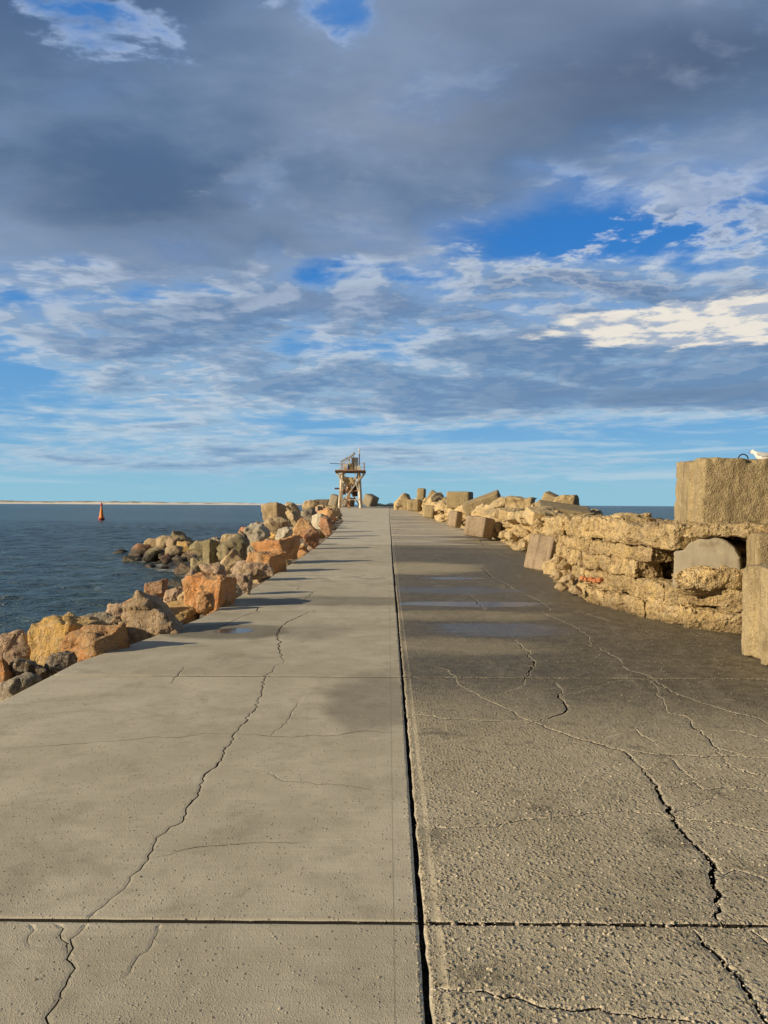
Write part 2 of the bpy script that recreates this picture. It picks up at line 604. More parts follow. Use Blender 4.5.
    # trowelled margin line beside the long joint
    jx = t.math('ABSOLUTE', x - ((.03 if side == 'left' else .205) - (y - 3.0) * 0.0))
    c = t.mix(t.ss(jx + (n2 - .5) * .006, .004, .001) * .45, c, (.16, .14, .10) if side == 'left' else (.72, .64, .50))
    c = t.mix(t.ss(t.noise(v, 1.1, 7, .72, .6), .49, .68) * .30, c, (.20, .17, .11))
    c = t.mix(t.ss(t.noise(t.scale(v, 1.0, .4, 1), 2.6, 6, .7), .55, .70) * .16, c, (.72, .66, .53))
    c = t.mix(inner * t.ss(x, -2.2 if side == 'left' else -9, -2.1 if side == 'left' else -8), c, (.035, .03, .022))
    t.put(p.inputs['Base Color'], c)
    ro = .93 - wet * (.12 if side == 'left' else .38)
    t.put(p.inputs['Roughness'], ro * (1.0 - pud * .93) + .02)
    p.inputs['Specular IOR Level'].default_value = .45
    h = n2 * .25 + n3 * .12 + peb + broom * .12
    t.put(p.inputs['Normal'], t.bump(h * (1.0 - pud * .97), .9, bd))
    return m


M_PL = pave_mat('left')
M_PR = pave_mat('right')

# ------------------------------------------------------------------ pavement with real joints and cracks
JW = .011
jointY = [-6.0, -1.2, gp(220, 921).y, gp(220, 676).y, gp(220, 611).y]
while jointY[-1] < 95: jointY.append(jointY[-1] + 4.03)


def JX(Y):  # the long joint
    return 0.135 + .004 * math.sin(Y * 1.3)


rnd = random.Random(4)
V2, FACES, KIND = [], [], []


def add_face(pts, kind):
    i = len(V2)
    V2.extend([Vector((p[0], p[1])) for p in pts])
    FACES.append(list(range(i, i + len(pts))))
    KIND.append(kind)


def jag_line(a, b, step, amp, seed):
    n = max(2, int((Vector(b) - Vector(a)).length / step))
    a, b = Vector(a), Vector(b)
    d = (b - a).normalized()
    nn = Vector((-d.y, d.x))
    out = []
    for i in range(n + 1):
        p = a.lerp(b, i / n)
        k = noise.noise(Vector((i * .37, seed, 0))) * amp + noise.noise(Vector((i * .9, seed, 4))) * amp * .6
        out.append(p + nn * k)
    return out


def slab(side, y0, y1, idx):
    """outline of one slab, edges a little ragged, and its inset"""
    if y0 > 30: step, amp = 2.0, 0
    elif y0 > 9: step, amp = .3, .006
    else: step, amp = .045, .004
    if side == 'right' and amp: amp *= 2.4
    res = []
    JW = .011 if y0 < 9 else .018
    for ins in (0, .012):
        a, b = y0 + JW + ins, y1 - JW - ins
        if side == 'left':
            x1a, x1b = JX(a) - JW - ins, JX(b) - JW - ins
            ys = [a] + [yy for yy, _ in EDGE_L if a < yy < b] + [b]
            le = [Vector((lerp_tab(EDGE_L, yy) + ins, yy)) for yy in ys]
            c0, c1 = le[0], le[-1]
        else:
            x1a, x1b = 5.4, 5.4
            c0, c1 = Vector((JX(a) + JW + ins, a)), Vector((JX(b) + JW + ins, b))
        if side == 'left':
            lo = jag_line(c0, (x1a, a), step, amp, idx + 1)
            rt = jag_line((x1a, a), (x1b, b), step, amp, idx + 2)
            tp = jag_line((x1b, b), c1, step, amp, idx + 3)
            pts = lo[:-1] + rt[:-1] + tp[:-1] + list(reversed(le))[:-1]
        else:
            lo = jag_line(c0, (x1a, a), step, amp, idx + 11)
            tp = jag_line((x1b, b), c1, step, amp, idx + 13)
            lf = jag_line(c1, c0, step, amp, idx + 14)
            pts = lo[:-1] + [Vector((x1a, a))] + tp[:-1] + lf[:-1]
        res.append(pts)
    add_face(res[0], 'slab_' + side)
    if y0 < 26: add_face(res[1], 'rim')


for i, (a, b) in enumerate(zip(jointY, jointY[1:])):
    slab('left', a, b, i * 20)
    slab('right', a, b, i * 20 + 7)


CRUMB = []


def crack(pix, w, seed, scale=1.0, off=(0, 0), jag=1.0, rim=True):
    pts = [gp(x / scale + off[0], y / scale + off[1]).to_2d() for x, y in pix]
    L = [0]
    for a, b in zip(pts, pts[1:]): L.append(L[-1] + (b - a).length)
    total = L[-1]
    mid_y = pts[len(pts) // 2].y
    step = .03 if mid_y < 5 else (.05 if mid_y < 9 else .12)
    n = max(4, int(total / step))
    w *= (.62 if w > .004 else 1.1) if seed < 20 else (1.15 if seed < 36 or seed > 43 else .5)
    P, W = [], []
    for i in range(n + 1):
        s = total * i / n
        k = max(j for j in range(len(L)) if L[j] <= s + 1e-9)
        k = min(k, len(pts) - 2)
        q = pts[k].lerp(pts[k + 1], (s - L[k]) / (L[k + 1] - L[k] + 1e-9))
        d = (pts[k + 1] - pts[k]).normalized()
        nn = Vector((-d.y, d.x))
        o = (noise.noise(Vector((s * 90, seed, 12))) * .006 + noise.noise(Vector((s * 5, seed, 0))) * .045 + noise.noise(Vector((s * 17, seed, 5))) * .022 + noise.noise(Vector((s * 45, seed, 9))) * .009) * jag
        P.append(q + nn * o)
        W.append(w * (.35 + .65 * min(1, 5 * min(s, total - s) / total)) * (.75 + 1.1 * abs(noise.noise(Vector((s * 7, seed, 2))))))
    N = []
    for i in range(n + 1):
        d = (P[min(i + 1, n)] - P[max(i - 1, 0)]).normalized()
        N.append(Vector((-d.y, d.x)))
    if seed > 20: CRUMB.extend((q, wq) for q, wq in zip(P, W))
    for mul, kind in ((1.0, 'crack'), (None, 'rim')):
        if kind == 'rim' and not rim: continue
        for i in range(n):
            wa, wb = (W[i], W[i + 1]) if mul else (W[i] + .012 + w * .4, W[i + 1] + .012 + w * .4)
            add_face([P[i] - N[i] * wa, P[i + 1] - N[i + 1] * wb, P[i + 1] + N[i + 1] * wb, P[i] + N[i] * wa], kind)


A = dict(scale=1.92, off=(0, 660))
B = dict(scale=2.0, off=(384, 660))
C3 = dict(scale=4.518, off=(180, 490))
C10 = dict(scale=2.4, off=(300, 500))
crack([(545, 0), (510, 30), (500, 70), (487, 100), (450, 140), (437, 165), (425, 190), (385, 235), (380, 262), (330, 320), (283, 370), (265, 405), (240, 435), (200, 475), (165, 498)], .0072, 1, **A)
crack([(165, 508), (138, 540), (135, 575), (120, 620), (118, 660), (95, 699), (80, 740)], .0060, 2, **A)
crack([(113, 508), (120, 545), (137, 560)], .0045, 3, **A)
crack([(62, 510), (52, 550)], .0016, 4, **A)
crack([(305, 510), (270, 560), (245, 610)], .0015, 5, **A)
crack([(285, 380), (380, 358), (490, 352), (600, 348)], .0018, 6, **A)
crack([(0, 172), (215, 155), (400, 142), (450, 140)], .0026, 7, **A)
crack([(450, 140), (560, 148), (700, 138), (762, 137)], .0028, 8, **A)
crack([(515, 215), (545, 232), (640, 240), (740, 248)], .0020, 9, **A)
crack([(575, 80), (550, 120), (520, 145)], .0020, 10, **A)
crack([(355, 12), (330, 45)], .0030, 11, **A)
crack([(610, 540), (520, 580), (470, 605), (440, 650), (450, 720), (470, 768)], .012, 12, **C3)
crack([(610, 455), (570, 490)], .009, 13, **C3)
crack([(295, 525), (345, 530), (355, 550)], .016, 14, **C3)
crack([(180, 620), (270, 575), (330, 555)], .009, 15, **C3)
crack([(540, 435), (530, 452)], .010, 16, **C3)
# right-hand strip
crack([(600, 225), (640, 262), (700, 250), (760, 262)], .0030, 50, **B)
crack([(540, 165), (500, 140), (470, 148)], .0026, 51, **B)
crack([(665, 175), (690, 215), (768, 230)], .0030, 52, **B)
crack([(640, 150), (700, 140), (768, 160)], .0026, 53, **B)
crack([(352, 75), (400, 60), (470, 40)], .0030, 54, **B)
crack([(195, 75), (150, 50), (130, 20)], .0030, 55, **B)
crack([(570, 312), (620, 290), (655, 282)], .0028, 56, **B)
crack([(665, 425), (715, 420), (768, 440)], .0026, 57, **B)
crack([(530, 30), (560, 90), (566, 105)], .0040, 58, **B)
crack([(290, 120), (340, 142), (400, 160), (475, 180), (510, 210)], .0070, 21, **B)
crack([(510, 210), (540, 250), (570, 300), (590, 340), (635, 380), (665, 415), (655, 445), (670, 480), (662, 510), (672, 533)], .0105, 22, **B)
crack([(620, 540), (660, 590), (710, 630), (730, 670), (765, 715), (790, 760)], .0075, 23, **B)
crack([(475, 180), (560, 190), (700, 192), (768, 196), (840, 200)], .0050, 24, **B)
crack([(45, 108), (150, 118), (240, 124), (290, 120)], .0045, 25, **B)
crack([(290, 120), (250, 100), (195, 75)], .0045, 26, **B)
crack([(290, 125), (350, 110), (368, 100), (352, 75), (350, 55)], .0085, 27, **B)
crack([(300, 0), (300, 15), (280, 30)], .008, 28, **B)
crack([(90, 335), (200, 332), (300, 318), (400, 308), (480, 300), (570, 312)], .0035, 29, **B)
crack([(575, 312), (680, 325), (768, 345), (830, 355)], .0028, 30, **B)
crack([(480, 15), (520, 30), (555, 50), (600, 75), (700, 105), (768, 125), (820, 140)], .0065, 31, **B)
crack([(595, 110), (640, 150), (665, 175), (715, 190)], .0055, 32, **B)
crack([(570, 195), (600, 225)], .003, 33, **B)
crack([(110, 655), (180, 658), (260, 675), (320, 695), (420, 705), (560, 712), (640, 722), (700, 730)], .0042, 34, **B)
crack([(735, 540), (768, 575), (800, 600)], .003, 35, **B)
crack([(515, 335), (545, 365), (560, 390), (545, 420), (530, 450)], .014, 36, **C10)
crack([(580, 270), (650, 300), (690, 325), (695, 350)], .014, 37, **C10)
crack([(435, 160), (460, 185), (510, 210)], .028, 38, **C10)
crack([(410, 230), (440, 260)], .018, 39, **C10)
crack([(560, 235), (600, 262)], .018, 40, **C10)
crack([(720, 355), (768, 385)], .011, 41, **C10)
crack([(680, 270), (740, 290)], .012, 42, **C10)
crack([(430, 90), (440, 110), (480, 130)], .03, 43, **C10)

cv, ce, cf, _, _, of = geometry.delaunay_2d_cdt(V2, [], FACES, 0, 1e-5)
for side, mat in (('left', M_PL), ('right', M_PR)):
    bm = bmesh.new()
    vm = {}

    def gv(i):
        if i not in vm:
            c = cv[i]
            vm[i] = bm.verts.new((c.x, c.y, zp(c.y)))
        return vm[i]
    for f, o in zip(cf, of):
        ks = {KIND[k] for k in o}
        if 'slab_' + side in ks and 'crack' not in ks:
            try: bm.faces.new([gv(i) for i in f])
            except ValueError: pass
    lay = bm.verts.layers.float.new('rim')
    lw = bm.verts.layers.float.new('inner')
    be = [e for e in bm.edges if len(e.link_faces) == 1]
    bv = {v for e in be for v in e.verts}
    low = {}
    for v in bv:
        atj = min(abs(v.co.y - jy) for jy in jointY) < .05 or abs(v.co.x - JX(v.co.y)) < .06
        v.co.z -= .0035 if (atj or side == 'right') else .0012
        v[lay] = 1.0 if (atj or side == 'right') else .15
        w = bm.verts.new((v.co.x, v.co.y, v.co.z - .05))
        u = bm.verts.new(v.co)
        u[lw] = w[lw] = 1.0
        low[v] = (u, w)
    for e in be:
        a, b = e.verts
        f = e.link_faces[0]
        # orient the side wall outwards
        vs = [l.vert for l in f.loops]
        i = vs.index(a)
        if vs[(i + 1) % len(vs)] == b: a, b = b, a
        bm.faces.new((low[a][0], low[b][0], low[b][1], low[a][1]))
    # give the outer edge of the pavement real thickness
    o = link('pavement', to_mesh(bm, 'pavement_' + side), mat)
    tag(o, kind='structure')

# ------------------------------------------------------------------ rubble mound under everything
bm = bmesh.new()
nx, ny = 150, 300
g = []
for j in range(ny + 1):
    Y = -12 + 132 * j / ny
    row = []
    for i in range(nx + 1):
        X = -26 + 44 * i / nx
        z = H(X, Y)
        row.append(bm.verts.new((X, Y, z)))
    g.append(row)
for j in range(ny):
    for i in range(nx):
        bm.faces.new((g[j][i], g[j][i + 1], g[j + 1][i + 1], g[j + 1][i]))
o = link('ground', to_mesh(bm, 'ground'), ROCK['dark'])
tag(o, kind='structure')


# ------------------------------------------------------------------ sea
def sea_mat():
    m, t, p = new_mat('sea_water')
    v = coords(t)
    x, y, z = t.sep(v)
    w = t.vmath('ADD', v, t.vmath('MULTIPLY', t.noise(v, .3, 3, col=True), (1.2, 1.2, 0)))
    a = t.noise(t.scale(w, .55, 1.0, 1), .55, 6, .62, .4)
    b = t.noise(t.scale(w, .6, 1.0, 1), 2.3, 4, .65)
    c = t.noise(t.scale(w, .8, 1.0, 1), .12, 3, .6)
    gust = t.noise(t.scale(v, .012, .03, 1), 1.0, 4, .6)
    n = t.bump(a + b * .45 + c * .8, 1.0, 1.5)
    t.put(p.inputs['Normal'], n)
    col = t.mix(t.ss(gust, .35, .65), (.028, .058, .060), (.046, .086, .084))
    # a few flecks of foam
    fo = t.ss(a * .6 + b * .4, .665, .70) * t.ss(t.noise(v, .15, 2), .5, .62)
    col = t.mix(fo * .5, col, (.45, .5, .52))
    sh = E(t, t.n('ShaderNodeAttribute', attribute_name='shore').outputs['Fac'])
    foam = t.ss(sh + (a - .5) * 1.8 + (b - .5) * 1.2, .48, .85)
    col = t.mix(foam * .75, col, (.62, .66, .66))
    t.put(p.inputs['Base Color'], col)
    p.inputs['Roughness'].default_value = .22
    p.inputs['IOR'].default_value = 1.33
    p.inputs['Specular IOR Level'].default_value = .27
    return m


M_SEA = sea_mat()
bm = bmesh.new()
# finer waves close by, flat to the horizon
shl = bm.verts.layers.float.new('shore')
xs = [-30000, -6000, -1500, -400, -170] + [-110 + i * .55 for i in range(321)] + [170, 400, 1500, 6000, 30000]
ys = [-3000, -300, -40] + [-12 + i * .55 for i in range(360)] + [260, 500, 1500, 6000, 30000]
rows = []
for Y in ys:
    row = []
    for X in xs:
        z = SEA
        fade = max(0, 1 - max(abs(X) - 40, Y - 120, 0) / 55.0)
        if fade > 0 and Y > -12:
            q = Vector((X * .35, Y * .55, 1.7))
            z += fade * (.13 * noise.noise(q) + .07 * noise.noise(q * 2.4) + .035 * noise.noise(q * 5.3))
        vv = bm.verts.new((X, Y, z))
        if -25 < X < -6 and 5 < Y < 112:
            vv[shl] = max(0, min(1, 1 - (SEA - H(X, Y)) / .95)) * .75
        row.append(vv)
    rows.append(row)
for j in range(len(ys) - 1):
    for i in range(len(xs) - 1):
        bm.faces.new((rows[j][i], rows[j][i + 1], rows[j + 1][i + 1], rows[j + 1][i]))
o = link('sea', to_mesh(bm, 'sea', True), M_SEA)
tag(o, kind='structure')

# far sandy shore
bm = bmesh.new()
prev = None
for i in range(400):
    X = -2600 + i * 6.2
    h = 11 + 4 * noise.noise(Vector((X * .006, 0, 0))) + 2.2 * noise.noise(Vector((X * .03, 3, 0)))
    h *= min(1, max(0.05, (-120 - X) / 900)) ** .5
    Y = 2600 + 60 * noise.noise(Vector((X * .002, 9, 0)))
    cur = [bm.verts.new((X, Y, SEA - .5)), bm.verts.new((X, Y + 25, SEA + h * .6)), bm.verts.new((X, Y + 60, SEA + h)), bm.verts.new((X, Y + 200, SEA - .5))]
    if prev:
        for k in range(3): bm.faces.new((prev[k], cur[k], cur[k + 1], prev[k + 1]))
    prev = cur
ms, t, p = new_mat('dune_sand')
v = coords(t)
n = t.noise(t.scale(v, .02, .02, .25), 1.0, 5, .7)
zz = t.sep(v)[2]
cc = t.mix(t.ss(n + zz * .035, .60, .72), (.90, .86, .80), (.40, .38, .30))
t.put(p.inputs['Base Color'], cc)
p.inputs['Roughness'].default_value = 1
o = link('shore', to_mesh(bm, 'shore'), ms)
tag(o, kind='structure')

# ------------------------------------------------------------------ boulders on the left slope
used = []


def boulder(bb, kind, mat, label, d=None, seed=0, yaw=None, deep=.45, name='boulder', cat='boulder', group=None, amp=.044, depth=None):
    x0, x1, y0, y1 = bb
    if d is None:
        d = hit((x0 + x1) / 2, y1)
        if d is None: d = 80
    w = (x1 - x0) * d / F
    h = (y1 - y0) * d / F
    dp = depth or max(.6 * w, min(w, h * 1.4))
    dd = d + dp * .30
    w *= dd / d * 1.06
    h *= dd / d
    top = at((x0 + x1) / 2, y0, dd)
    full = h * (1 + deep)
    base = Vector((top.x, top.y, top.z - full))
    if base.x < 0 and name == 'boulder':
        over = base.x + w * .53 - (lerp_tab(EDGE_L, base.y) + .16)
        if over > 0:
            cut = min(over, w * .12)
            w -= cut
            base.x -= over - cut / 2 if over > cut else cut / 2
    det = 20 if d < 14 else (13 if d < 35 else 9)
    bm = rock_bm(seed or int(x0 * 7 + y0 * 13), kind, (w * 1.06, dp, full), det, yaw, amp)
    me = to_mesh(bm, name, True)
    o = link(name, me, ROCK[mat], loc=base)
    tag(o, label, cat, group)
    used.append((base.x, base.y, w / 2))
    return o


G1 = 'armour rocks on the left slope'
HERO = [
    ((-6, 33, 631, 668), 'round', 'pink', 'rounded grey pink boulder at the left edge of the photo, behind the orange stone', 8.4),
    ((-14, 12, 656, 684), 'angular', 'orange', 'small orange stone cut by the left edge of the photo', 7.2),
    ((10, 50, 655, 682), 'angular', 'dark', 'dark crumbling rock lying in front of the yellow boulder', 7.3),
    ((40, 78, 652, 676), 'angular', 'dark', 'dark brown broken rock between the yellow boulder and pavement edge', 7.35),
    ((-4, 38, 674, 700), 'angular', 'grey', 'low speckled grey stone in the bottom of the rock slope by the pavement', 6.9),
    ((36, 101, 617, 660), 'block', 'yellow', 'large yellow peaked boulder, nearest bright yellow rock beside the sea', 8.3),
    ((76, 150, 623, 664), 'block', 'orange', 'orange boulder with a small dark hole, touching the pavement edge', 7.75),
    ((122, 203, 592, 638), 'pyramid', 'brown', 'largest brown speckled boulder on the pavement edge, shaped like a low gable', 8.9),
    ((74, 113, 613, 628), 'angular', 'grey', 'grey topped stone behind the yellow and orange boulders', 9.2),
    ((100, 131, 602, 624), 'angular', 'pink', 'pale pinkish jagged stone left of the brown gabled boulder', 10.2),
    ((126, 147, 593, 606), 'angular', 'orange', 'small bright orange stone resting behind the brown gabled boulder', 10.6),
    ((146, 167, 579, 593), 'block', 'rust', 'small square red brown stone standing up against the water', 13),
    ((166, 186, 586, 600), 'angular', 'pink', 'pinkish stone just right of the square red brown stone', 12.5),
    ((182, 203, 569, 588), 'angular', 'pink', 'upright pale pink stone at the water side above the slanting tan slab', 15),
    ((180, 224, 581, 604), 'pyramid', 'tan', 'slanting tan slab behind the brown gabled boulder', 11.4),
    ((197, 214, 592, 607), 'angular', 'orange', 'little orange stone wedged in shadow beside the square orange boulder', 10.6),
    ((209, 260, 574, 604), 'block', 'orange', 'big flat faced orange tan boulder with its right side in shade', 11.0),
    ((202, 226, 562, 577), 'angular', 'pink', 'pinkish stone behind the flat faced orange tan boulder', 15.5),
    ((199, 223, 575, 586), 'angular', 'orange', 'flat orange stone behind the slanting tan slab', 13.2),
    ((256, 273, 573, 588), 'angular', 'pink', 'pinkish brown stone on the pavement edge right of the flat faced boulder', 12.4),
    ((238, 258, 565, 577), 'angular', 'brown', 'purplish brown flat stone above the flat faced orange tan boulder', 14.5),
    ((256, 306, 536, 554), 'block', 'orange', 'wide orange boulder with a flat top halfway along the slope', 18.5),
    ((262, 304, 551, 567), 'block', 'orange', 'orange boulder directly under the wide flat topped one, by the pavement', 16.3),
    ((254, 286, 561, 574), 'angular', 'pink', 'dusty pink low stone in shade under the two stacked orange boulders', 14.6),
    ((216, 250, 532, 560), 'angular', 'olive', 'olive grey angular block with a shaded right face', 23),
    ((203, 218, 539, 560), 'block', 'olive', 'narrow olive stone leaning against the angular olive grey block', 23.5),
    ((217, 248, 550, 568), 'pyramid', 'tan', 'tan peaked stone in front of the olive grey block', 18.5),
    ((231, 254, 559, 571), 'angular', 'pink', 'flat tan pink stone between peaked tan stone and orange boulders', 16.6),
    ((247, 270, 523, 538), 'angular', 'white', 'whitish block on the sea side behind the olive grey block', 28),
    ((275, 292, 527, 537), 'angular', 'white', 'small white stone above the wide flat topped orange boulder', 26),
    ((311, 328, 514, 526), 'block', 'white', 'bright white flat slab among orange stones near the tower', 36),
    ((248, 258, 542, 555), 'angular', 'white', 'small cream stone left of the wide flat topped boulder', 20),
    ((263, 286, 502, 523), 'block', 'tan', 'tallest tan block on the slope, standing up against the horizon', 42),
    ((284, 299, 502, 515), 'angular', 'tan', 'tan stone just right of the tallest standing block', 46),
    ((292, 315, 517, 533), 'pyramid', 'orange', 'triangular orange rock left of the white flat slab', 30),
    ((304, 322, 527, 543), 'angular', 'rust', 'rust coloured block touching the pavement below the white slab', 24),
    ((262, 288, 517, 530), 'angular', 'tan', 'long tan stone at the foot of the tallest standing block', 33),
    ((286, 303, 509, 522), 'angular', 'tan', 'tan boulder between the tallest block and the triangular orange rock', 40),
    ((222, 240, 533, 543), 'angular', 'tan', 'tan stone on top of the olive grey block', 26),
    ((236, 250, 530, 545), 'pyramid', 'dark', 'dark peaked stone behind the olive grey block', 27),
    ((300, 318, 506, 517), 'round', 'grey', 'greyish rounded boulder near the horizon left of the tower', 52),
    ((318, 336, 508, 518), 'angular', 'orange', 'orange brown stone close to the foot of the tower', 50),
    ((325, 342, 506, 514), 'angular', 'tan', 'tan stone at the pavement edge below the tower', 62),
    ((326, 341, 516, 527), 'angular', 'rust', 'dark red stone on the pavement edge right of the white slab', 32),
    ((190, 206, 558, 569), 'angular', 'olive', 'olive stone at the waterline in the small bay', 30),
    # reef running out into the water
    ((131, 150, 543, 553), 'round', 'rust', 'reddish rounded rock at the seaward tip of the reef', 52),
    ((145, 159, 538, 547), 'angular', 'tan', 'tan rounded rock second from the seaward tip of the reef', 53),
    ((158, 170, 535, 547), 'angular', 'tan', 'tan upright rock left of the green triangular reef rock', 52),
    ((170, 191, 530, 546), 'pyramid', 'olive', 'dark green triangular rock, highest on the reef', 53),
    ((168, 181, 537, 547), 'angular', 'brown', 'brown rounded rock in front of the green triangular reef rock', 50),
    ((147, 159, 546, 557), 'angular', 'olive', 'olive rock low on the reef near its tip', 48),
    ((158, 169, 547, 556), 'angular', 'dark', 'dark wet rock in the middle of the reef', 48),
    ((168, 181, 545, 557), 'angular', 'tan', 'sunlit tan rock on the near face of the reef', 47),
    ((179, 192, 541, 552), 'angular', 'yellow', 'yellowish rounded rock on the reef right of the green triangle', 48),
    ((184, 198, 549, 560), 'angular', 'brown', 'brown wet rock where the reef joins the bay', 44),
    ((191, 206, 540, 552), 'angular', 'olive', 'olive rock on the reef next to the narrow leaning stone', 43),
    ((161, 173, 554, 561), 'angular', 'rust', 'reddish low rock at the waterline under the reef', 45),
    ((174, 186, 555, 563), 'angular', 'dark', 'dark low rock at the waterline under the yellowish reef rock', 43),
    ((114, 127, 549, 554), 'angular', 'olive', 'small green rock awash left of the reef tip', 56),
    ((122, 134, 556, 561), 'angular', 'tan', 'pale rock just awash below the reef tip', 49),
    ((131, 141, 556, 561), 'angular', 'dark', 'black wet rock just awash right of the pale one', 49),
    ((143, 151, 556, 559.5), 'angular', 'dark', 'flat black rock barely above water between reef and pale rock', 49),
]
for bb, kind, mat, lab, d in HERO:
    if bb[0] < 205 and bb[2] > 528 and d > 42: bb = (bb[0] - 2, bb[1] + 2, bb[2], bb[3] + 1)
    deep = (.45 if bb[3] - bb[2] > 12 else .8) if kind != 'pyramid' else .3
    boulder(bb, kind, mat, lab, d, deep=deep, group=G1 if d < 42 else None)

# the drill hole in the orange boulder is cut in the stone's own surface later in its relief
# small stones filling the gaps
prot = []
kinds = ['angular', 'block', 'angular', 'round', 'angular', 'block', 'angular', 'pyramid']
for i in range(12):
    bm = rock_bm(900 + i, kinds[i % 8], (1, .85, .7), 12, amp=.045)
    me = to_mesh(bm, 'small_boulder', True)
    prot.append(me)
rnd = random.Random(11)
mats = ['tan', 'orange', 'pink', 'grey', 'brown', 'tan', 'rust', 'olive', 'yellow', 'tan']
cnt = 0
fill_lab = [
    (14, 'small stone filling the gaps between the nearest big boulders beside the pavement'),
    (40, 'small stone among the boulders halfway along the left slope'),
    (200, 'distant stone on the heap of rocks between the sea and the tower'),
]
pts = []
tries = 0
while cnt < 250 and tries < 30000:
    tries += 1
    Y = 4.0 + 100 * rnd.random() ** 1.35
    xe = lerp_tab(EDGE_L, Y)
    xt = lerp_tab(TOE_L, Y)
    u = rnd.random() ** 1.2
    X = xe - .2 - (xe - xt) * u * 1.02
    s = rnd.uniform(.4, 1.0) * (1 if Y < 30 else 1.3)
    if X + s * .5 > xe - .02: continue
    if any((X - a) ** 2 + (Y - b) ** 2 < (max(.2, r * .6) + s * .2) ** 2 for a, b, r in used): continue
    if any((X - a) ** 2 + (Y - b) ** 2 < ((s + r) * .32) ** 2 for a, b, r in pts): continue
    pts.append((X, Y, s))
    z = H(X, Y) - s * .22
    k = rnd.randrange(12)
    me = prot[k]
    mt = rnd.choice(mats)
    mkey = (k, mt)
    o = bpy.data.objects.new('boulder', me)
    COL.objects.link(o)
    if not me.materials: me.materials.append(ROCK[mt])
    o.material_slots[0].link = 'OBJECT'
    o.material_slots[0].material = ROCK[mt]
    o.location = (X, Y, z)
    o.rotation_euler = (rnd.uniform(-.3, .3), rnd.uniform(-.3, .3), rnd.uniform(0, 6.3))
    o.scale = (s * rnd.uniform(.8, 1.3), s * rnd.uniform(.8, 1.2), s * rnd.uniform(.8, 1.3))
    for lim, lab in fill_lab:
        if Y < lim: break
    tag(o, lab, 'boulder', {14: 'gap stones near the pavement', 40: 'gap stones halfway along the slope', 200: 'stones heaped before the tower'}[lim])
    cnt += 1

# ------------------------------------------------------------------ right hand rubble wall
def cell(p):
    return noise.cell(p)


